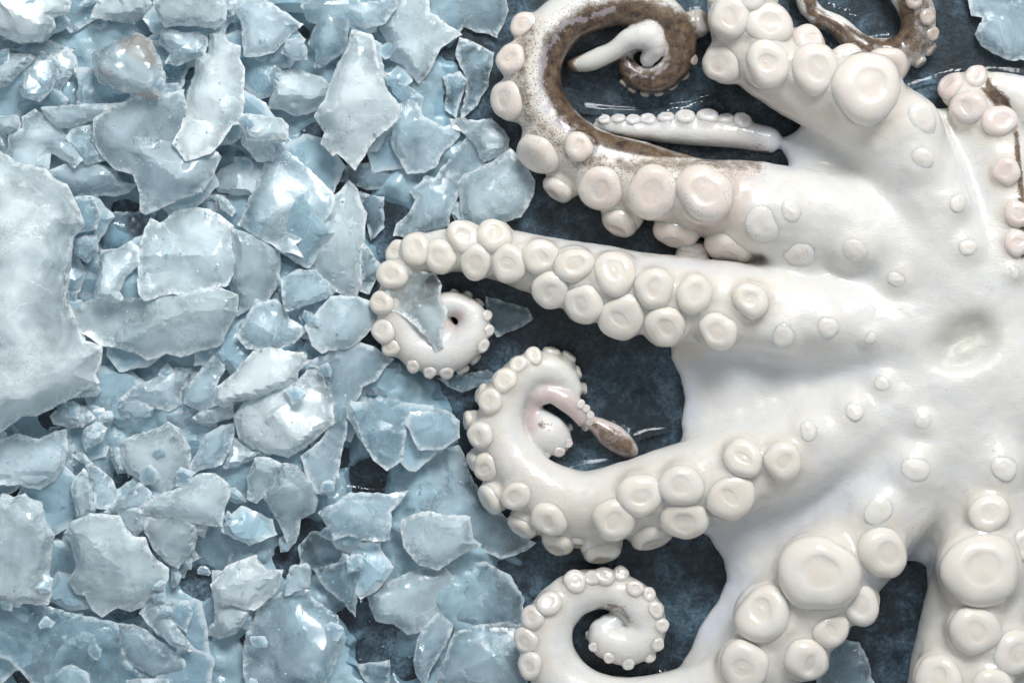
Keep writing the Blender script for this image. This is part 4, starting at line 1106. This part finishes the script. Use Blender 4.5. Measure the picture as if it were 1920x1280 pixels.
    ('wide four-sided slab left of the spiral arm tip', 38, 0.70, Z(480, 960, 4, (830, 590), (920, 540), (1060, 500), (1220, 430), (1400, 400), (1500, 560), (1510, 680), (1370, 780), (1250, 880), (1140, 910), (1020, 830), (910, 810), (860, 700))),
    ('narrow ridge of ice at the bottom right of the four-sided slab', 40, 0.62, Z(480, 960, 4, (1210, 960), (1250, 880), (1360, 760), (1470, 850), (1420, 1000), (1300, 1200), (1270, 1320), (1200, 1200), (1180, 1110))),
    ('sparkling slab at the bottom edge touching the spiral arm tip', 40, 0.62, Z(480, 960, 4, (1360, 1280), (1440, 1060), (1500, 900), (1700, 850), (1920, 840), (2030, 900), (2010, 1100), (2030, 1340), (1400, 1340))),
    ('clear wet wedge poking out right of the curled arm disc', 22, 0.30, Z(680, 380, 3, (700, 530), (800, 560), (920, 590), (955, 650), (900, 690), (760, 750), (700, 650)), {'rest': 2.0}),
    ('clear dark sliver under the lower edge of the curled arm disc', 20, 0.24, Z(680, 380, 3, (420, 985), (560, 965), (700, 940), (745, 970), (700, 1020), (560, 1065), (500, 1040)), {'rest': 1.0}),
    ('grainy ice patch in the top right corner', 34, 0.58, Z(1280, 0, 3, (1610, -60), (1610, 0), (1630, 90), (1690, 100), (1650, 190), (1680, 250), (1740, 290), (1830, 330), (2000, 330), (2000, -60)), {'rest': 0.0}),
    ('melting milky lump on slate between the two bottom right arms', 20, 0.46, Z(1280, 800, 2.667, (740, 1110), (800, 1070), (880, 1080), (930, 1190), (960, 1330), (660, 1330), (690, 1200)), {'rest': 0.0}),
]
for s in SHARDS:
    kw = s[4] if len(s) > 4 else {}
    place_shard(s[3], s[1], s[2], s[0], **kw)
# thin frosted pane of ice lying on the curled arm disc
zz = 84.0
pane = place_shard(Z(680, 380, 3, (130, 520), (190, 420), (260, 385), (400, 400), (440, 470), (430, 530), (470, 600), (440, 720), (450, 800), (410, 825), (350, 740), (240, 640), (160, 600)), 14, 0.0,
            'thin clear pane of ice lying on the curled arm disc', rest=zz - 12)
pane.data.materials[0] = mat_ice(0.15, False, True)

# small chips in the gaps
import re
NAMED = [(o_.location.copy(), re.split(r"( with | in the | on the | at the | under | left of | right of | below | above | between | beside | behind | cut off | cut by | pressed | touching | pointing | resting | lying | standing | inside | along | directly | just | near | frozen | peeking | hanging | slanting | reaching | set into| of the layered| of the two|, )", o_['label'])[0]) for o_ in C.objects if o_.name.startswith('ice_shard')]


def near_name(loc):
    return min(NAMED, key=lambda q_: (q_[0].x - loc.x) ** 2 + (q_[0].y - loc.y) ** 2)[1]


for o_ in C.objects:
    if o_.name.startswith('ice_piece'):
        o_['label'] = 'dim half-buried piece of ice near the ' + ' '.join(near_name(o_.location).split()[:8])
Rc = random.Random(77)
cnt = 0; tries = 0
while cnt < 120 and tries < 4000:
    tries += 1
    xx, yy = Rc.uniform(-10, 760), Rc.uniform(-10, 1290)
    if xx > 660 and not (yy < 330 or yy > 900): continue
    r_ = Rc.uniform(8, 22)
    i, j = int((xx - HMX) / CELL), int((yy - HMY) / CELL)
    if hm[i, j] > 58 and Rc.random() < 0.86: continue
    if in_dark(xx, yy) and Rc.random() < 0.75: continue
    place_shard(blob(xx, yy, r_, Rc, asp=Rc.uniform(0.4, 1)), Rc.uniform(0.6, 1.0) * r_, Rc.uniform(0.45, 0.95), 'small loose chip of ice near the ' + near_name(Vector(W(xx, yy, 0))), 'ice_chip', 'ice chip',
                'small chips among the ice shards', step=max(4.0, r_ * 0.3), facets=3, amp=0.08)
    cnt += 1

# frost crumbs: too many and too small to count
vs, fs = [], []
for _ in range(1300):
    xx, yy = Rc.uniform(-10, 800), Rc.uniform(-10, 1290)
    if in_dark(xx, yy) and Rc.random() < 0.6: continue
    if xx > 690 and 300 < yy < 760: continue
    i, j = int((xx - HMX) / CELL), int((yy - HMY) / CELL)
    h = hm[i, j]
    r_ = Rc.uniform(1.0, 3.2)
    ax, ay = unp(xx, yy, h)
    c = Vector((ax, ay, h + r_ * 0.2))
    b = len(vs)
    for d in ((1, 0, 0), (-1, 0, 0), (0, 1, 0), (0, -1, 0), (0, 0, 1), (0, 0, -1)):
        vs.append(W(*(c + Vector(d) * r_ * Rc.uniform(0.3, 1.5))))
    for t in ((0, 2, 4), (2, 1, 4), (1, 3, 4), (3, 0, 4), (2, 0, 5), (1, 2, 5), (3, 1, 5), (0, 3, 5)):
        fs.append(tuple(b + k for k in t[::-1]))
me = bpy.data.meshes.new('frost_crumbs')
me.from_pydata(vs, [], fs)
o = link('frost_crumbs', me, M_ICE(0.9, False), smooth=False)
o['milk'] = 0.85; o['stain'] = 0.0
tag(o, 'fine frost crumbs scattered over the crushed ice', 'frost', kind='stuff')

# ------------------------------------------------------------------ melt water: a film with menisci climbing what stands in it
WS = 2.5
wx = np.arange(560, 1960, WS); wy = np.arange(-40, 1330, WS)
WXX, WYY = np.meshgrid(wx, wy, indexing='ij')
# distance to the octopus outline near slate level
k6 = int((8 - Z0) / VX)
sl2 = np.minimum.reduce([F[:, :, k] for k in range(k6 - 1, k6 + 4)])
ii = np.clip((WXX - X0) / VX, 0, SH[0] - 1.01); jj = np.clip((WYY - Y0) / VX, 0, SH[1] - 1.01)
i0 = ii.astype(int); j0 = jj.astype(int); fi = ii - i0; fj = jj - j0
db = sl2[i0, j0] * (1 - fi) * (1 - fj) + sl2[i0 + 1, j0] * fi * (1 - fj) + sl2[i0, j0 + 1] * (1 - fi) * fj + sl2[i0 + 1, j0 + 1] * fi * fj
db = np.where(WXX < X0, 90, db)
wob = np.array([[noise.noise(Vector((a * 0.02, b * 0.02, 3.3))) for b in wy[::4]] for a in wx[::4]])
wob = np.repeat(np.repeat(wob, 4, 0), 4, 1)[:len(wx), :len(wy)]
hw = 1.6 + 1.2 * wob + np.clip(9 + 12 * wob, 2, 18) * np.exp(-np.maximum(db, 0) / 8.0)
RIDGE = [[(1098, 205, 7), (1130, 206, 5), (1200, 210, 4), (1290, 200, 5), (1335, 186, 6), (1350, 194, 4), (1365, 208, 3)], [(1005, 1112, 5), (1025, 1082, 6), (1050, 1066, 5), (1080, 1057, 5), (1100, 1062, 4), (1140, 1060, 3)],
         [(1064, 878, 5), (1095, 874, 7), (1135, 868, 6)], [(1200, 816, 6), (1225, 810, 6), (1246, 806, 4)], [(1105, 1253, 6), (1140, 1256, 5), (1200, 1254, 3)], [(1704, 162, 4), (1760, 146, 4), (1800, 136, 3)], [(1850, 140, 3), (1920, 150, 4)],
         [(800, 748, 4), (830, 738, 5), (836, 742, 3)], [(1182, 1064, 5), (1205, 1068, 7)], [(895, 540, 3), (930, 548, 3), (955, 562, 3)], [(640, 1238, 6), (670, 1240, 5), (725, 1240, 5)], [(655, 1205, 6), (668, 1192, 6), (680, 1186, 5)], [(645, 916, 6), (690, 922, 5), (730, 924, 6), (760, 922, 4)]]
ridge = np.zeros_like(WXX)
for pl in RIDGE:
    for a, b in zip(pl[:-1], pl[1:]):
        dx, dy = b[0] - a[0], b[1] - a[1]
        t = np.clip(((WXX - a[0]) * dx + (WYY - a[1]) * dy) / (dx * dx + dy * dy), 0, 1)
        w = (a[2] + t * (b[2] - a[2])) * 1.8
        q = np.hypot(WXX - a[0] - t * dx, WYY - a[1] - t * dy) / w
        ridge = np.maximum(ridge, w * 0.42 * np.minimum(np.clip(1 - q, 0, 1), 0.75))
hw = hw + ridge
idx = np.full(WXX.shape, -1)
keep = db > -10
idx[keep] = np.arange(keep.sum())
vs = np.stack([(WXX[keep] - 960) * U, (640 - WYY[keep]) * U, hw[keep] * U], 1)
a, b, c, d = idx[:-1, :-1], idx[:-1, 1:], idx[1:, 1:], idx[1:, :-1]
ok = (a >= 0) & (b >= 0) & (c >= 0) & (d >= 0)
fs = np.stack([a[ok], b[ok], c[ok], d[ok]], 1)
me = bpy.data.meshes.new('melt_water')
me.from_pydata(vs.tolist(), [], fs.tolist())
tag(link('melt_water', me, M_WATER), kind='structure')
